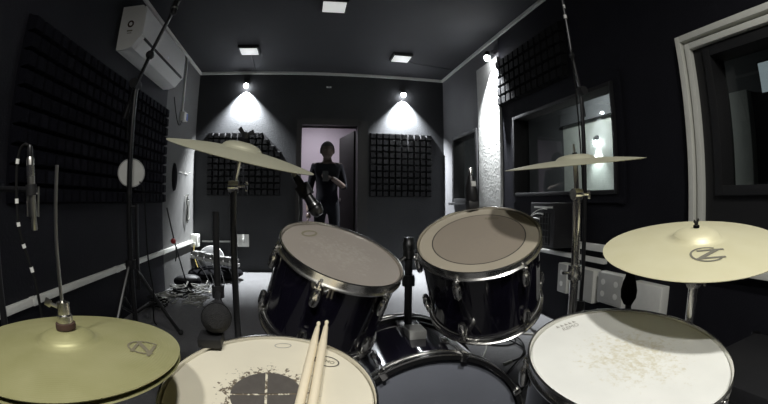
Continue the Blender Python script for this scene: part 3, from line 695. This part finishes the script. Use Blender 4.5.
# tom mic hanging over the far rim of the plain tom
t1m, _, _ = dyn_mic('microphone', (.036, 1.205, .945), (-.026, 1.225, 1.045), 'dark microphone angled down over the plain rack tom', r=.021)
put('plug', MB().tube([(-.024, 1.2245, 1.042), (-.034, 1.228, 1.058)], .009, 12), 'steel', t1m)
b1 = tripod('microphone_stand', (-.02, 1.62), .30, .86, .009, .22, 'black_metal', 'black_metal', 'low black boom stand holding the microphone over the plain rack tom', 'microphone stand', rot=.4)
put('boom', MB().tube([(-.02, 1.62, .86), (-.012, 1.45, .93), (-.012, 1.26, 1.00)], .007, 8), 'black_metal', b1)
put('clip', MB().lathe([(.0185, -.018), (.023, -.018), (.023, .018), (.0185, .018)], 16, frame((.0, 1.2165, 1.003), (.062, -.02, -.1)), closed=True).tube([(-.012, 1.265, 1.0), (-.003, 1.24, 1.003)], .007, 8), 'black_plastic', b1)
# clip-on mic standing on the far rim of the ringed tom
def clip_mic(p, up_, label, s=1.0):
    p = Vector(p); M = frame(p, up_) @ Matrix.Diagonal((s, s, s, 1))
    t = thing('clip_microphone', p, label, 'microphone')
    put('clamp', MB().box((0, 0, .012), (.034, .030, .024), M, bev=.006), 'black_plastic', t)
    put('body', MB().lathe([(0, .020), (.018, .022), (.0195, .035), (.018, .056), (.0165, .066), (.0125, .088), (.0105, .096), (0, .097)], 20, M), 'black_metal', t)
    put('badge', MB().box((0, -.0165, .071), (.014, .004, .015), M, bev=.001), 'grey_plastic', t)
    put('plug', MB().lathe([(0, .096), (.0055, .096), (.0055, .118), (.003, .122), (0, .122)], 12, M), 'chrome', t)
    return t
rimp = TM2 @ Vector((.047, .160, .0015))
clip_mic(rimp, (-.02, .10, 1), 'black clip-on microphone standing on the rim of the ringed tom', 1.08)
# floor tom mic on a tiny stand beyond the floor tom
fm = thing('floor_microphone', (.815, .775, 0), 'black drop-shaped microphone on a low stand behind the floor tom', 'microphone')
put('capsule', MB().lathe([(0, 0), (.012, .002), (.022, .02), (.0235, .04), (.019, .062), (.013, .078), (.011, .092), (0, .095)], 20, Matrix.Translation((.815, .775, .70))), 'black_matte', fm)
put('pole', MB().tube([(.815, .775, .012), (.815, .775, .705)], .007, 10), 'black_metal', fm)
put('base', MB().lathe([(0, 0), (.085, 0), (.085, .008), (.02, .016), (0, .016)], 28, Matrix.Translation((.815, .775, 0))), 'black_metal', fm)

# slim silver overhead mic near the hi-hat, pointing down
om = thing('pencil_microphone', (-.616, .785, .905), 'slim silver pencil microphone hanging upright beside the hi-hat', 'microphone')
Mo = frame((-.616, .785, .905), (-.010, -.012, .170))
put('body', MB().lathe([(0, .030), (.0095, .030), (.0098, .10), (.0098, .155), (.007, .160), (0, .160)], 18, Mo), 'steel', om)
put('capsule', MB().lathe([(0, 0), (.006, 0), (.0072, .003), (.0072, .030), (0, .030)], 16, Mo), 'steel', om)
put('band', MB().lathe([(.0095, .118), (.0105, .118), (.0105, .142), (.0095, .142)], 18, Mo, closed=True), 'chrome', om)
put('plug', MB().lathe([(0, .16), (.0075, .16), (.0075, .178), (.004, .186), (0, .186)], 12, Mo), 'black_metal', om)
ob = tripod('boom_stand', (-.86, .90), .42, 1.0, .011, .27, 'black_metal', 'black_metal', 'dark boom stand at the hi-hat side holding the silver microphone', 'microphone stand', rot=.7)
put('boom', MB().tube([(-.86, .90, 1.0), (-.70, .81, .995), (-.635, .79, .993)], .008, 10), 'black_metal', ob)
put('clip', MB().lathe([(.011, -.012), (.0140, -.012), (.0140, .012), (.011, .012)], 16, frame((-.6215, .7785, .993), (-.010, -.012, .170)), closed=True), 'black_plastic', ob)
for dx in (-.017, .017): put('clip_bar', MB().tube([(-.619 + dx, .782, .935), (-.619 + dx, .782, 1.0)], .0022, 8).tube([(-.619 + dx, .782, .985), (-.6205, .780, .985)], .002, 6), 'steel', ob)
ck = thing('microphone_cable', (-.70, .80, .80), 'black cable with pale marker bands hanging by the silver microphone', 'cable')
cpts = bez((-.628, .772, 1.088), (-.68, .77, 1.12), (-.665, .775, .98), (-.664, .776, .94), 10) + bez((-.664, .776, .94), (-.663, .777, .89), (-.65, .79, .86), (-.64, .80, .80), 8)[1:] + bez((-.64, .80, .80), (-.62, .80, .74), (-.66, .85, .4), (-.75, .9, .01), 10)[1:]
put('cord', MB().tube(cpts, .0035, 8), 'cable_black', ck)
for i in (4, 8, 11, 14, 17):
    put('marker_band', MB().tube([cpts[i], cpts[i] + (cpts[i + 1] - cpts[i]) * .55], .0046, 8), 'pale_plastic', ck)

# tall boom stand by the left wall, boom rising towards the air conditioner
bl = tripod('boom_stand', (-1.245, 2.7), .53, 1.80, .019, .33, 'black_metal', 'black_metal', 'tall black boom stand under the air conditioner by the foam wall', 'microphone stand', rot=.35)
put('boom', MB().tube([(-1.31, 2.7, 1.56), (-1.245, 2.7, 1.78), (-1.163, 2.7, 2.008), (-1.0, 2.7, 2.43), (-.95, 2.70, 2.56)], .014, 10), 'black_metal', bl)
put('boom_clutch', MB().lathe([(0, -.04), (.036, -.04), (.04, 0), (.036, .04), (0, .04)], 16, frame((-1.245, 2.69, 1.79), (0, 1, 0))), 'black_plastic', bl)
put('clutch_handle', MB().tube([(-1.22, 2.66, 1.79), (-1.19, 2.64, 1.84)], .008, 8), 'black_plastic', bl)
put('counterweight', MB().lathe([(0, -.05), (.022, -.05), (.022, .05), (0, .05)], 14, frame((-1.30, 2.7, 1.595), (.065, 0, .22))), 'black_metal', bl)
put('boom_joint', MB().ball((0, 0, 0), .034, 12, Matrix.Translation((-1.163, 2.7, 2.008))), 'black_plastic', bl)
put('height_clamp', MB().lathe([(0, 1.0), (.018, 1.0), (.02, 1.03), (.018, 1.06), (0, 1.06)], 12, Matrix.Translation((-1.245, 2.7, 0))), 'black_plastic', bl)
put('second_tube', MB().tube([(-1.20, 2.72, .35), (-1.195, 2.72, .95)], .014, 10).tube([(-1.245, 2.7, .93), (-1.195, 2.72, .93)], .010, 8), 'black_metal', bl)
put('cable', MB().tube(bez((-1.16, 2.68, 2.0), (-1.20, 2.66, 1.8), (-1.30, 2.66, 1.7), (-1.26, 2.67, 1.4), 12), .006, 8), 'cable_black', bl)
hm_ = thing('boom_microphone', (-1.03, 2.66, 2.36), 'dark microphone clipped near the top of the tall boom', 'microphone')
put('body', MB().lathe([(0, 0), (.022, .002), (.025, .03), (.022, .05), (.016, .16), (0, .165)], 16, frame((-1.01, 2.655, 2.30), (.05, 0, 1))), 'black_metal', hm_)
put('ring', MB().lathe([(.015, .045), (.026, .045), (.026, .058), (.015, .058)], 16, frame((-1.01, 2.655, 2.30), (.05, 0, 1)), closed=True), 'steel', hm_)
pf = thing('pop_filter', (-1.258, 2.78, 1.06), 'pale round pop filter clamped behind the tall boom stand pole', 'pop filter')
PM = frame((-1.262, 2.765, 1.167), (.45, -.9, 0))
put('ring', MB().lathe([(.094, -.006), (.101, -.006), (.103, 0), (.101, .006), (.094, .006)], 40, PM, closed=True), 'grey_plastic', pf)
put('screen', MB().lathe([(0, .004), (.05, .0035), (.095, .002), (.095, -.002), (.05, -.0035), (0, -.004)], 40, PM), 'pale_plastic', pf)
put('clamp', MB().tube([(-1.262, 2.765, 1.064), (-1.25, 2.74, 1.035), (-1.245, 2.722, 1.03)], .006, 8), 'black_metal', pf)

# boom stand in front of the control room window
br = tripod('boom_stand', (1.325, 1.6), .45, 1.53, .011, .30, 'black_metal', 'black_metal', 'tall black boom stand in front of the control room window', 'microphone stand', rot=.9)
put('boom', MB().tube([(1.34, 1.6, 1.40), (1.325, 1.6, 1.53), (1.29, 1.6, 1.72), (1.275, 1.6, 2.0), (1.27, 1.6, 2.25)], .008, 10), 'black_metal', br)
put('boom_clutch', MB().lathe([(0, -.025), (.022, -.025), (.025, 0), (.022, .025), (0, .025)], 14, frame((1.325, 1.59, 1.53), (0, 1, 0))), 'black_plastic', br)
put('boom_joint', MB().ball((0, 0, 0), .016, 12, Matrix.Translation((1.29, 1.6, 1.72))), 'black_plastic', br)
for k, z in enumerate((1.93, 1.99, 2.05)):
    put('marker_band', MB().tube([(1.2785 - .001 * k, 1.6, z), (1.2775 - .001 * k, 1.6, z + .02)], .0092, 10), 'pale_plastic', br)
put('cable', MB().tube(bez((1.285, 1.589, 1.75), (1.275, 1.585, 1.5), (1.29, 1.58, 1.2), (1.305, 1.585, .9), 14), .0035, 8), 'cable_black', br)

# ------------------------------------------------------------------ air conditioner and wall fittings
ac = thing('air_conditioner', (-L, 3.48, 2.13), 'white split air conditioner high on the foam wall', 'air conditioner')
def ac_ext(poly, y0, y1):
    Mx = Matrix(((1, 0, 0, -L), (0, 0, 1, 0), (0, 1, 0, 0), (0, 0, 0, 1)))
    return MB().prism(poly, y0, y1, Mx)
put('casing', ac_ext([(.002, 2.14), (.002, 2.52), (.185, 2.525), (.21, 2.505), (.215, 2.47), (.215, 2.25), (.20, 2.235), (.14, 2.16), (.07, 2.14)], 2.88, 4.10), 'ac_white', ac)
put('front_panel', ac_ext([(.214, 2.262), (.214, 2.475), (.205, 2.512), (.213, 2.516), (.224, 2.478), (.224, 2.262)], 2.885, 4.095), 'ac_white', ac)
put('panel_gap', ac_ext([(.20, 2.242), (.20, 2.261), (.219, 2.261), (.219, 2.242)], 2.95, 4.06), 'black_plastic', ac)
put('air_flap', ac_ext([(.205, 2.232), (.209, 2.226), (.148, 2.153), (.143, 2.160)], 2.93, 4.05), 'ac_white', ac)
put('outlet_slot', ac_ext([(.19, 2.2205), (.192, 2.2165), (.176, 2.1975), (.173, 2.200)], 3.0, 3.9), 'black_plastic', ac)
put('indicator', MB().lathe([(0, 0), (.006, 0), (.006, .003), (0, .004)], 12, frame((-L + .224, 3.56, 2.30), (1, 0, 0))), 'led_blue', ac)
put('sticker', ring_mb(.022, .024, .014, frame((-L + .10, 2.8795, 2.36), (0, -1, 0)), th=.0008), 'felt', ac)
put('sticker_text', MB().box((-L + .10, 2.8795, 2.30), (.05, .001, .012)).box((-L + .10, 2.8795, 2.28), (.04, .001, .006)), 'ink_soft', ac)
t = thing('pipe_cover', (-L, 4.85, 2.03), 'thin pale vertical conduit running down the wall from the ceiling strip', 'conduit')
put('duct', MB().box((-L + .01, 4.85, 2.42), (.02, .026, .72), bev=.003), 'pvc_white', t)
t = thing('junction_box', (-L, 4.86, 1.96), 'small white junction box with a blue side at the conduit end', 'junction box')
put('box', MB().box((-L + .03, 4.86, 2.0), (.06, .14, .11), bev=.006), 'pvc_white', t)
put('blue_cover', MB().box((-L + .062, 4.895, 2.0), (.008, .05, .085), bev=.003), 'blue', t)
put('cable', MB().tube(bez((-L + .03, 4.80, 1.95), (-L + .05, 4.6, 1.75), (-L + .04, 4.55, 1.9), (-L + .02, 4.45, 2.15), 12), .005, 6), 'cable_black', t)
t = thing('cable_conduit', (-L, 3.5, .42), 'long pale cable conduit running low along the foam wall', 'conduit')
put('duct', MB().box((-L + .018, 3.39, .43), (.036, 3.98, .042), bev=.004), 'pvc_white', t)
for y in (1.9, 3.05, 4.2): put('joint', MB().box((-L + .0195, y, .43), (.041, .05, .047), bev=.003), 'pvc_white', t)
t = thing('socket_box', (-L, 5.46, .36), 'white wall socket box at the end of the low conduit', 'socket')
put('box', MB().box((-L + .05, 5.46, .44), (.10, .13, .17), bev=.008), 'pvc_white', t)
put('socket_face', MB().box((-L + .101, 5.46, .45), (.006, .05, .08), bev=.002), 'black_plastic', t)
put('plug', MB().box((-L + .05, 5.388, .40), (.04, .02, .04), bev=.003), 'pale_plastic', t)
put('cord', MB().tube(bez((-L + .05, 5.38, .39), (-L + .05, 5.32, .2), (-L + .1, 5.34, .1), (-L + .15, 5.3, .02), 10), .006, 8), 'cable_yellow', t)
t = thing('wall_plate', (-.895, D, .35), 'grey double wall plate low on the back wall', 'socket')
put('plate', MB().box((-.895, D - .012, .435), (.25, .024, .17), bev=.004), 'pvc_white', t)
for dx in (-.06, .06): put('outlet', MB().box((-.895 + dx, D - .026, .435), (.07, .006, .07), bev=.002), 'pale_plastic', t)
put('duct', MB().box((-1.23, D - .01, .42), (.42, .02, .022)), 'grey_plastic', t)
t = thing('oval_handle', (-L, 4.66, 1.08), 'tall black oval grip plate on the pale lit wall', 'handle')
put('grip', MB().lathe([(0, .034), (.7, .030), (.95, .018), (1, 0), (0, 0)], 36, Matrix(((0, 0, 1, -L), (.075, 0, 0, 4.66), (0, .165, 0, 1.25), (0, 0, 0, 1)))), 'black_matte', t, ang=60)
for k, (yy, zz) in enumerate(((4.93, 1.32), (5.16, 1.32))):
    t = thing('wall_hook', (-L, yy, zz), ('thin pale wall hook next to the black oval grip', 'thin pale wall hook nearer the room corner')[k], 'hook', 'wall hooks')
    put('peg', MB().tube([(-L, yy, zz), (-L + .05, yy, zz), (-L + .06, yy, zz + .015)], .005, 8), 'pale_plastic', t)
    put('plate', MB().box((-L + .004, yy, zz), (.008, .16, .018), bev=.002), 'grey_plastic', t)
t = thing('cable_hank', (-L, 5.13, .62), 'hank of thin cables hanging on the wall above the socket', 'cable')
put('hook', MB().tube([(-L, 5.13, 1.04), (-L + .05, 5.13, 1.04), (-L + .055, 5.13, 1.06)], .006, 8), 'steel', t)
for k in range(4):
    o_ = random.uniform(-.02, .02)
    put('loop', MB().tube([(-L + .028 + .008 * k + .006 * math.sin(3 * a), 5.13 + (.045 + o_) * math.sin(a), .86 + (.18 - .02 * k) * math.cos(a)) for a in [2 * PI * i / 24 for i in range(25)]], .0045, 6), ('cable_grey', 'cable_black', 'cable_black', 'cable_grey')[k], t)
t = thing('wall_sensor', (.31, D, 2.58), 'tiny pale sensor above the door', 'sensor')
put('body', MB().box((.31, D - .012, 2.585), (.07, .024, .02), bev=.004), 'pale_plastic', t)
put('eye', MB().box((.31, D - .025, 2.585), (.02, .004, .008)), 'black_plastic', t)

# right wall: trunking, socket boxes, patch box
t = thing('wall_trunking', (R, 3.0, .55), 'double pale cable trunking low on the window wall', 'trunking')
for z, h_ in ((.655, .05), (.565, .035)): put('duct', MB().box((R - .02, 2.95, z), (.04, 1.62, h_), bev=.004), 'pvc_white', t)
def socket_box(y0, y1, z0, z1, label, n, m='grey_plastic', depth=.07):
    t = thing('socket_box', (R, (y0 + y1) / 2, z0), label, 'socket', 'socket boxes on the window wall')
    put('back_box', MB().box((R - depth / 2, (y0 + y1) / 2, (z0 + z1) / 2), (depth, y1 - y0, z1 - z0), bev=.005), 'pvc_white', t)
    put('face_plate', MB().box((R - depth - .004, (y0 + y1) / 2, (z0 + z1) / 2), (.008, y1 - y0 - .012, z1 - z0 - .012), bev=.003), m, t)
    for i in range(n):
        yy = y0 + (y1 - y0) * (i + .5) / n
        for zz in (z0 + (z1 - z0) * .32, z0 + (z1 - z0) * .70):
            put('outlet', MB().lathe([(0, 0), (.019, 0), (.021, .004), (0, .005)], 16, frame((R - depth - .008, yy, zz), (-1, 0, 0))), 'pale_plastic', t)
    return t
socket_box(2.52, 2.64, .27, .50, 'narrow white socket box furthest along the window wall', 1)
socket_box(2.20, 2.48, .26, .50, 'blank-faced grey socket box between two others on the window wall', 0)
socket_box(1.89, 2.15, .29, .505, 'grey socket box with four outlets below the ride cymbal', 2)
socket_box(1.55, 1.80, .28, .49, 'pale blank socket box behind the drop-shaped microphone', 0, m='pale_plastic')
t = thing('patch_box', (R, 2.68, .60), 'black wall-mounted patch box with a barred front and pale cables', 'patch box')
put('case', MB().box((R - .11, 2.68, .80), (.22, .34, .34), bev=.008), 'case_black', t)
for i in range(6): put('grille_bar', MB().box((R - .224, 2.58 + .04 * i, .77), (.008, .008, .24)), 'dark_chrome', t)
for i in range(5): put('grille_bar', MB().box((R - .226, 2.68, .66 + .05 * i), (.006, .22, .006)), 'dark_chrome', t)
put('label_strip', MB().box((R - .222, 2.66, .935), (.006, .26, .014)), 'pale_plastic', t)
for i in range(4):
    y = 2.70 + .05 * i
    put('patch_cable', MB().tube(bez((R - .225, 2.60 + .05 * i, .92 - .04 * i), (R - .30, 2.66 + .05 * i, .95 - .03 * i), (R - .30, 2.84 + .02 * i, .82 - .02 * i), (R - .26, 2.87 + .02 * i, .68 - .03 * i), 10), .0045, 6), 'pale_plastic', t)

# black flight case beside the floor tom
t = thing('flight_case', (1.55, .62, 0), 'black flight case with metal edges behind the floor tom', 'case')
put('body', MB().box((1.55, .62, .17), (.62, .46, .30), bev=.006), 'case_black', t)
put('lid', MB().box((1.55, .62, .36), (.62, .46, .075), bev=.006), 'case_black', t)
for sx in (-1, 1):
    for sy in (-1, 1):
        put('corner', MB().box((1.55 + sx * .305, .62 + sy * .225, .385), (.04, .04, .035), bev=.006), 'dark_chrome', t)
        put('caster', MB().box((1.55 + sx * .26, .62 + sy * .18, .011), (.06, .06, .022)), 'rubber', t)
put('latch', MB().box((1.235, .62, .315), (.012, .07, .06), bev=.003), 'dark_chrome', t)

# ------------------------------------------------------------------ gear on the floor by the back corner
t = thing('gear_bag', (-1.12, 4.95, 0), 'black slumped gear bag under the grey power strip by the back corner', 'bag')
bag = MB().ball((0, 0, 0), 1, 24, Matrix.Translation((-1.13, 4.98, .085)) @ Matrix.Diagonal((.36, .24, .086, 1)))
put('bag_body', bag, 'black_matte', t, ang=60)
put('bag_handle', MB().tube(bez((-1.3, 4.80, .12), (-1.25, 4.72, .2), (-1.0, 4.72, .2), (-.95, 4.80, .12), 10), .012, 8), 'black_matte', t)
t = thing('power_strip', (-1.12, 4.95, .17), 'grey power strip with a row of plugged adapters on the black bag', 'power strip')
Mp = Matrix.Translation((-1.12, 4.93, .245)) @ Matrix.Rotation(math.radians(8), 4, 'Y') @ Matrix.Rotation(-.25, 4, 'Z')
put('strip_body', MB().box((0, 0, 0), (.66, .09, .045), Mp, bev=.008), 'grey_plastic', t)
for i in range(7):
    put('adapter', MB().box((-.27 + .09 * i, -.005, .045 + .004 * (i % 2)), (.074, .095, .055 + .008 * (i % 2)), Mp, bev=.006), 'adapter_grey', t)
for i in range(5):
    a = Mp @ Vector((-.25 + .11 * i, -.045, .03)); e = Vector((-1.10 + .07 * i + random.uniform(-.03, .03), 4.50 + random.uniform(-.1, .1), .012))
    put('adapter_cord', MB().tube(bez(a, a + Vector((0, -.12, -.04)), e + Vector((0, .2, .05)), e, 12), .006, 6), 'cable_black', t)
t = thing('cushion', (-1.28, 5.38, 0), 'pale grey round-backed cushion slumped in the back corner', 'cushion')
put('cover', MB().lathe([(0, -.07), (.10, -.068), (.17, -.05), (.185, 0), (.17, .05), (.10, .068), (0, .07)], 36, frame((-1.28, 5.40, .195), (0, -1, .35))), 'bag_grey', t, ang=60)
put('piping', MB().lathe([(.180, -.006), (.190, 0), (.180, .006)], 36, frame((-1.28, 5.40, .195), (0, -1, .35)), closed=True), 'grey_plastic', t)
t = thing('shoulder_bag', (-1.36, 4.45, 0), 'small black padded pouch in front of the power strip', 'bag')
put('pouch', MB().ball((0, 0, 0), 1, 20, Matrix.Translation((-1.36, 4.50, .07)) @ Matrix.Diagonal((.17, .11, .07, 1))), 'black_matte', t, ang=60)
put('flap', MB().ball((0, 0, 0), 1, 20, Matrix.Translation((-1.35, 4.49, .10)) @ Matrix.Diagonal((.15, .10, .05, 1))), 'black_plastic', t, ang=60)
# heap of cables on the carpet: every coil is a thing
heap = [(-1.36, 3.75, .13, 'cable_grey'), (-1.24, 3.95, .15, 'cable_black'), (-1.33, 4.12, .12, 'cable_grey'), (-1.10, 4.15, .12, 'cable_grey'), (-1.38, 3.50, .11, 'cable_black'), (-1.04, 3.66, .12, 'cable_grey')]
hl = ['pale coil of cable beside the leaning red-knobbed arm', 'black coil of cable in the heap by the foam wall', 'pale coil of cable next to the black pouch', 'pale coil of cable below the power strip', 'black coil of cable at the foot of the tall boom stand', 'pale coil of cable behind the snare microphone stand']
for k, (x, y, r_, m_) in enumerate(heap):
    pts = []
    for i in range(90):
        a = i * .42; rr = r_ * (.72 + .28 * math.sin(i * .37 + k)) ; pts.append((x + rr * math.cos(a) + .015 * math.sin(i * 1.3), y + rr * math.sin(a) * .9, .008 + .0009 * i + .014 * (1 + math.sin(i * .9 + k))))
    t = thing('cable_coil', (x, y, 0), hl[k], 'cable', 'cable coils on the carpet')
    put('coil', MB().tube(pts, .0055, 6), m_, t)
    for e in (0, -1):
        p = Vector(pts[e]); q = Vector(pts[1 if e == 0 else -2]); put('connector', MB().tube([p, p + (p - q).normalized() * .06], .0095, 10), 'steel', t)
t = thing('leaning_rod', (-1.26, 4.2, 0), 'thin black arm with a red knob leaning on the wall by the conduit', 'rod')
put('rod', MB().tube([(-1.255, 4.2, .008), (-1.40, 4.2, .553), (-1.482, 4.2, .90)], .008, 8), 'black_metal', t)
put('knob', MB().ball((0, 0, 0), .030, 14, Matrix.Translation((-1.405, 4.175, .553))), 'red', t)
put('hook_end', MB().tube([(-1.385, 4.2, .50), (-1.38, 4.19, .40), (-1.39, 4.18, .34)], .007, 8), 'black_metal', t)
t = thing('hanging_cable', (-1.1, 2.75, 0), 'black cable dangling from the tall boom stand to the carpet', 'cable')
put('cord', MB().tube(bez((-1.16, 2.69, 1.1), (-1.06, 2.62, 1.05), (-1.13, 2.7, .7), (-1.10, 2.72, .45), 12) + bez((-1.10, 2.72, .45), (-1.07, 2.74, .25), (-1.15, 2.75, .12), (-1.2, 3.0, .012), 12)[1:], .005, 8), 'cable_black', t)
# cables between the kick drum and the floor tom
fl = [((1.15, 2.45), (1.3, 2.2), (1.5, 2.35), (1.42, 2.6), 'cable_black'), ((1.0, 2.1), (1.35, 2.5), (1.15, 2.75), (1.55, 2.5), 'cable_grey'), ((1.2, 2.05), (1.55, 2.15), (1.3, 2.45), (1.25, 2.85), 'cable_black'), ((.95, 1.7), (1.15, 2.1), (1.5, 2.0), (1.45, 2.7), 'cable_black')]
ll = ['short black cable looped on the carpet beyond the kick drum', 'pale cable crossing the carpet beyond the kick drum', 'black cable bending across the carpet to the window wall', 'long black cable running from the kick drum along the carpet']
for k, (a, b, c_, d_, m_) in enumerate(fl):
    t = thing('floor_cable', (a[0], a[1], 0), ll[k], 'cable', 'loose cables on the carpet')
    pts = bez((*a, .008), (*b, .008), (*c_, .008 + .01 * k), (*d_, .008), 26)
    put('cord', MB().tube(pts, .0055, 6), m_, t)
    put('connector', MB().tube([pts[-1], pts[-1] + (pts[-1] - pts[-2]).normalized() * .07], .0098, 10), 'steel', t)
    put('connector', MB().tube([pts[0], pts[0] + (pts[0] - pts[1]).normalized() * .07], .0098, 10), 'steel', t)

# ------------------------------------------------------------------ person in the doorway
def skin_mesh(verts, edges, radii, root=0, sub=2):
    me = bpy.data.meshes.new('figure'); me.from_pydata(verts, edges, [])
    ob = bpy.data.objects.new('figure', me); C.objects.link(ob)
    md = ob.modifiers.new('s', 'SKIN'); md.use_smooth_shade = True
    sv = me.skin_vertices[0].data
    for i, r_ in enumerate(radii): sv[i].radius = r_ if isinstance(r_, tuple) else (r_, r_); sv[i].use_root = (i == root)
    ob.modifiers.new('u', 'SUBSURF').levels = sub
    dg = bpy.context.evaluated_depsgraph_get(); dg.update()
    out = bpy.data.meshes.new_from_object(ob.evaluated_get(dg))
    bpy.data.objects.remove(ob); return out
PX, PY = .30, 5.42
V = [(0, 0, .95), (0, 0, 1.08), (0, 0, 1.24), (0, .01, 1.39), (0, .005, 1.485), (0, -.005, 1.535), (0, -.02, 1.60),      # pelvis..head base
     (-.17, .01, 1.435), (-.225, .02, 1.15), (-.245, -.04, .90), (-.245, -.065, .83),                                   # arm hanging (image left)
     (.17, .01, 1.435), (.235, -.01, 1.155), (.10, -.21, 1.245), (.045, -.25, 1.275),                                    # arm bent to the chest
     (-.095, 0, .88), (-.105, -.01, .50), (-.11, .02, .10), (-.11, -.02, .045), (-.12, -.13, .03),
     (.095, 0, .88), (.105, -.01, .50), (.11, .02, .10), (.11, -.02, .045), (.12, -.13, .03)]
E_ = [(0, 1), (1, 2), (2, 3), (3, 4), (4, 5), (5, 6), (3, 7), (7, 8), (8, 9), (9, 10), (3, 11), (11, 12), (12, 13), (13, 14), (0, 15), (15, 16), (16, 17), (17, 18), (18, 19), (0, 20), (20, 21), (21, 22), (22, 23), (23, 24)]
RD = [(.155, .12), (.145, .105), (.165, .11), (.155, .105), (.075, .07), (.058, .06), (.06, .068), .068, .048, .036, .030, .068, .048, .036, .030, .095, .066, .05, .045, .035, .095, .066, .05, .045, .035]
person = thing('person', (PX, PY, 0), 'person in dark clothes standing in the lit doorway with a hand raised to the chest', 'person')
base_me = skin_mesh(V, E_, RD)
body = MB()
def merge(me, M=I4): body.add([v.co.copy() for v in me.vertices], [tuple(p.vertices) for p in me.polygons], M)
merge(base_me)
# head, shaped from a sphere: narrower jaw, brow, nose, ears
hm = MB().ball((0, 0, 0), 1, 28)
hv = []
for v in hm.v:
    x, y, z = v; jaw = .80 + .20 * max(0, min(1, (z + .9) / .9)); q = Vector((x * .086 * jaw, y * .095 * (.92 + .08 * jaw), z * .118))
    if y < -.5 and abs(x) < .22 and -.35 < z < .12: q.y -= .022 * (1 - abs(x) / .22) * (1 - abs(z + .22) / .36)
    if y < -.6 and .10 < z < .25: q.y -= .004
    hv.append(q)
body.add(hv, hm.f, Matrix.Translation((0, -.02, 1.645)))
for s in (-1, 1): body.ball((0, 0, 0), 1, 12, Matrix.Translation((s * .086, -.012, 1.64)) @ Matrix.Diagonal((.012, .022, .032, 1)))
def hand(wrist, d, side, curl):
    w_, d = Vector(wrist), Vector(d).normalized(); s_ = Vector(side).normalized(); nrm = d.cross(s_)
    pv = [w_, w_ + d * .045, w_ + d * .085]; merge(skin_mesh([tuple(p) for p in pv], [(0, 1), (1, 2)], [(.024, .02), (.036, .018), (.034, .014)], 0, 1))
    for k, ln in enumerate((.066, .078, .072, .056)):
        b0 = w_ + d * .075 + s_ * (-.027 + .018 * k); b1 = b0 + (d * math.cos(curl * .5) + nrm * math.sin(curl * .5)) * ln * .5; b2 = b1 + (d * math.cos(curl * 1.3) + nrm * math.sin(curl * 1.3)) * ln * .5
        merge(skin_mesh([tuple(b0), tuple(b1), tuple(b2)], [(0, 1), (1, 2)], [.0095, .009, .0075], 0, 1))
    t0 = w_ + d * .025 - s_ * .025; t1 = t0 - s_ * .025 + d * .03; t2 = t1 + d * .03 + nrm * .012
    merge(skin_mesh([tuple(t0), tuple(t1), tuple(t2)], [(0, 1), (1, 2)], [.012, .0105, .009], 0, 1))
hand((-.245, -.065, .83), (0, -.12, -1), (0, -1, .1), .5)
hand((.045, -.25, 1.275), (-.9, -.2, .35), (.2, .1, 1), .9)
bme = body.mesh('body', 180)
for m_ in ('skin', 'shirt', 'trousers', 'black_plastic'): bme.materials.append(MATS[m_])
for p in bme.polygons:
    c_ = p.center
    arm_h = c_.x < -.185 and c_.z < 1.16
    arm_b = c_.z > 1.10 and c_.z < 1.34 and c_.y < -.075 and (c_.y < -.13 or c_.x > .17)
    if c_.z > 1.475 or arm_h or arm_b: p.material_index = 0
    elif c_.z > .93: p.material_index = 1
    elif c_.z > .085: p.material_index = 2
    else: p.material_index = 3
bo = bpy.data.objects.new('body', bme); C.objects.link(bo); bo.parent = person
hair = MB().ball((0, 0, 0), 1, 28); hk = MB()
hair.v = [Vector((v.x * .099, v.y * .110, v.z * .134)) for v in hair.v]
hair.f = [f for f in hair.f if sum(hair.v[i].z for i in f) / len(f) > (.058 if sum(hair.v[i].y for i in f) / len(f) < -.04 else -.035)]
hk.add(hair.v, hair.f, Matrix.Translation((PX, PY - .018, 1.648)))
put('hair', hk, 'hair', person, ang=80)
for s in (-1, 1):
    put('eye', MB().ball((0, 0, 0), .012, 10, Matrix.Translation((PX + s * .030, PY - .104, 1.655)) @ Matrix.Diagonal((1.1, .6, .7, 1))), 'eye', person)
put('mouth', MB().ball((0, 0, 0), 1, 12, Matrix.Translation((PX, PY - .107, 1.585)) @ Matrix.Diagonal((.022, .006, .006, 1))), 'felt', person)
t = thing('phone', (PX - .03, PY - .30, 1.24), 'dark phone held at the chest of the person in the doorway', 'phone')
Mh = Matrix.Translation((PX - .035, PY - .295, 1.295)) @ Matrix.Rotation(-.3, 4, 'X')
put('case', MB().box((0, 0, 0), (.07, .009, .14), Mh, bev=.004), 'black_plastic', t)
put('camera_bump', MB().box((-.018, -.006, .048), (.022, .004, .03), Mh, bev=.002), 'black_metal', t)
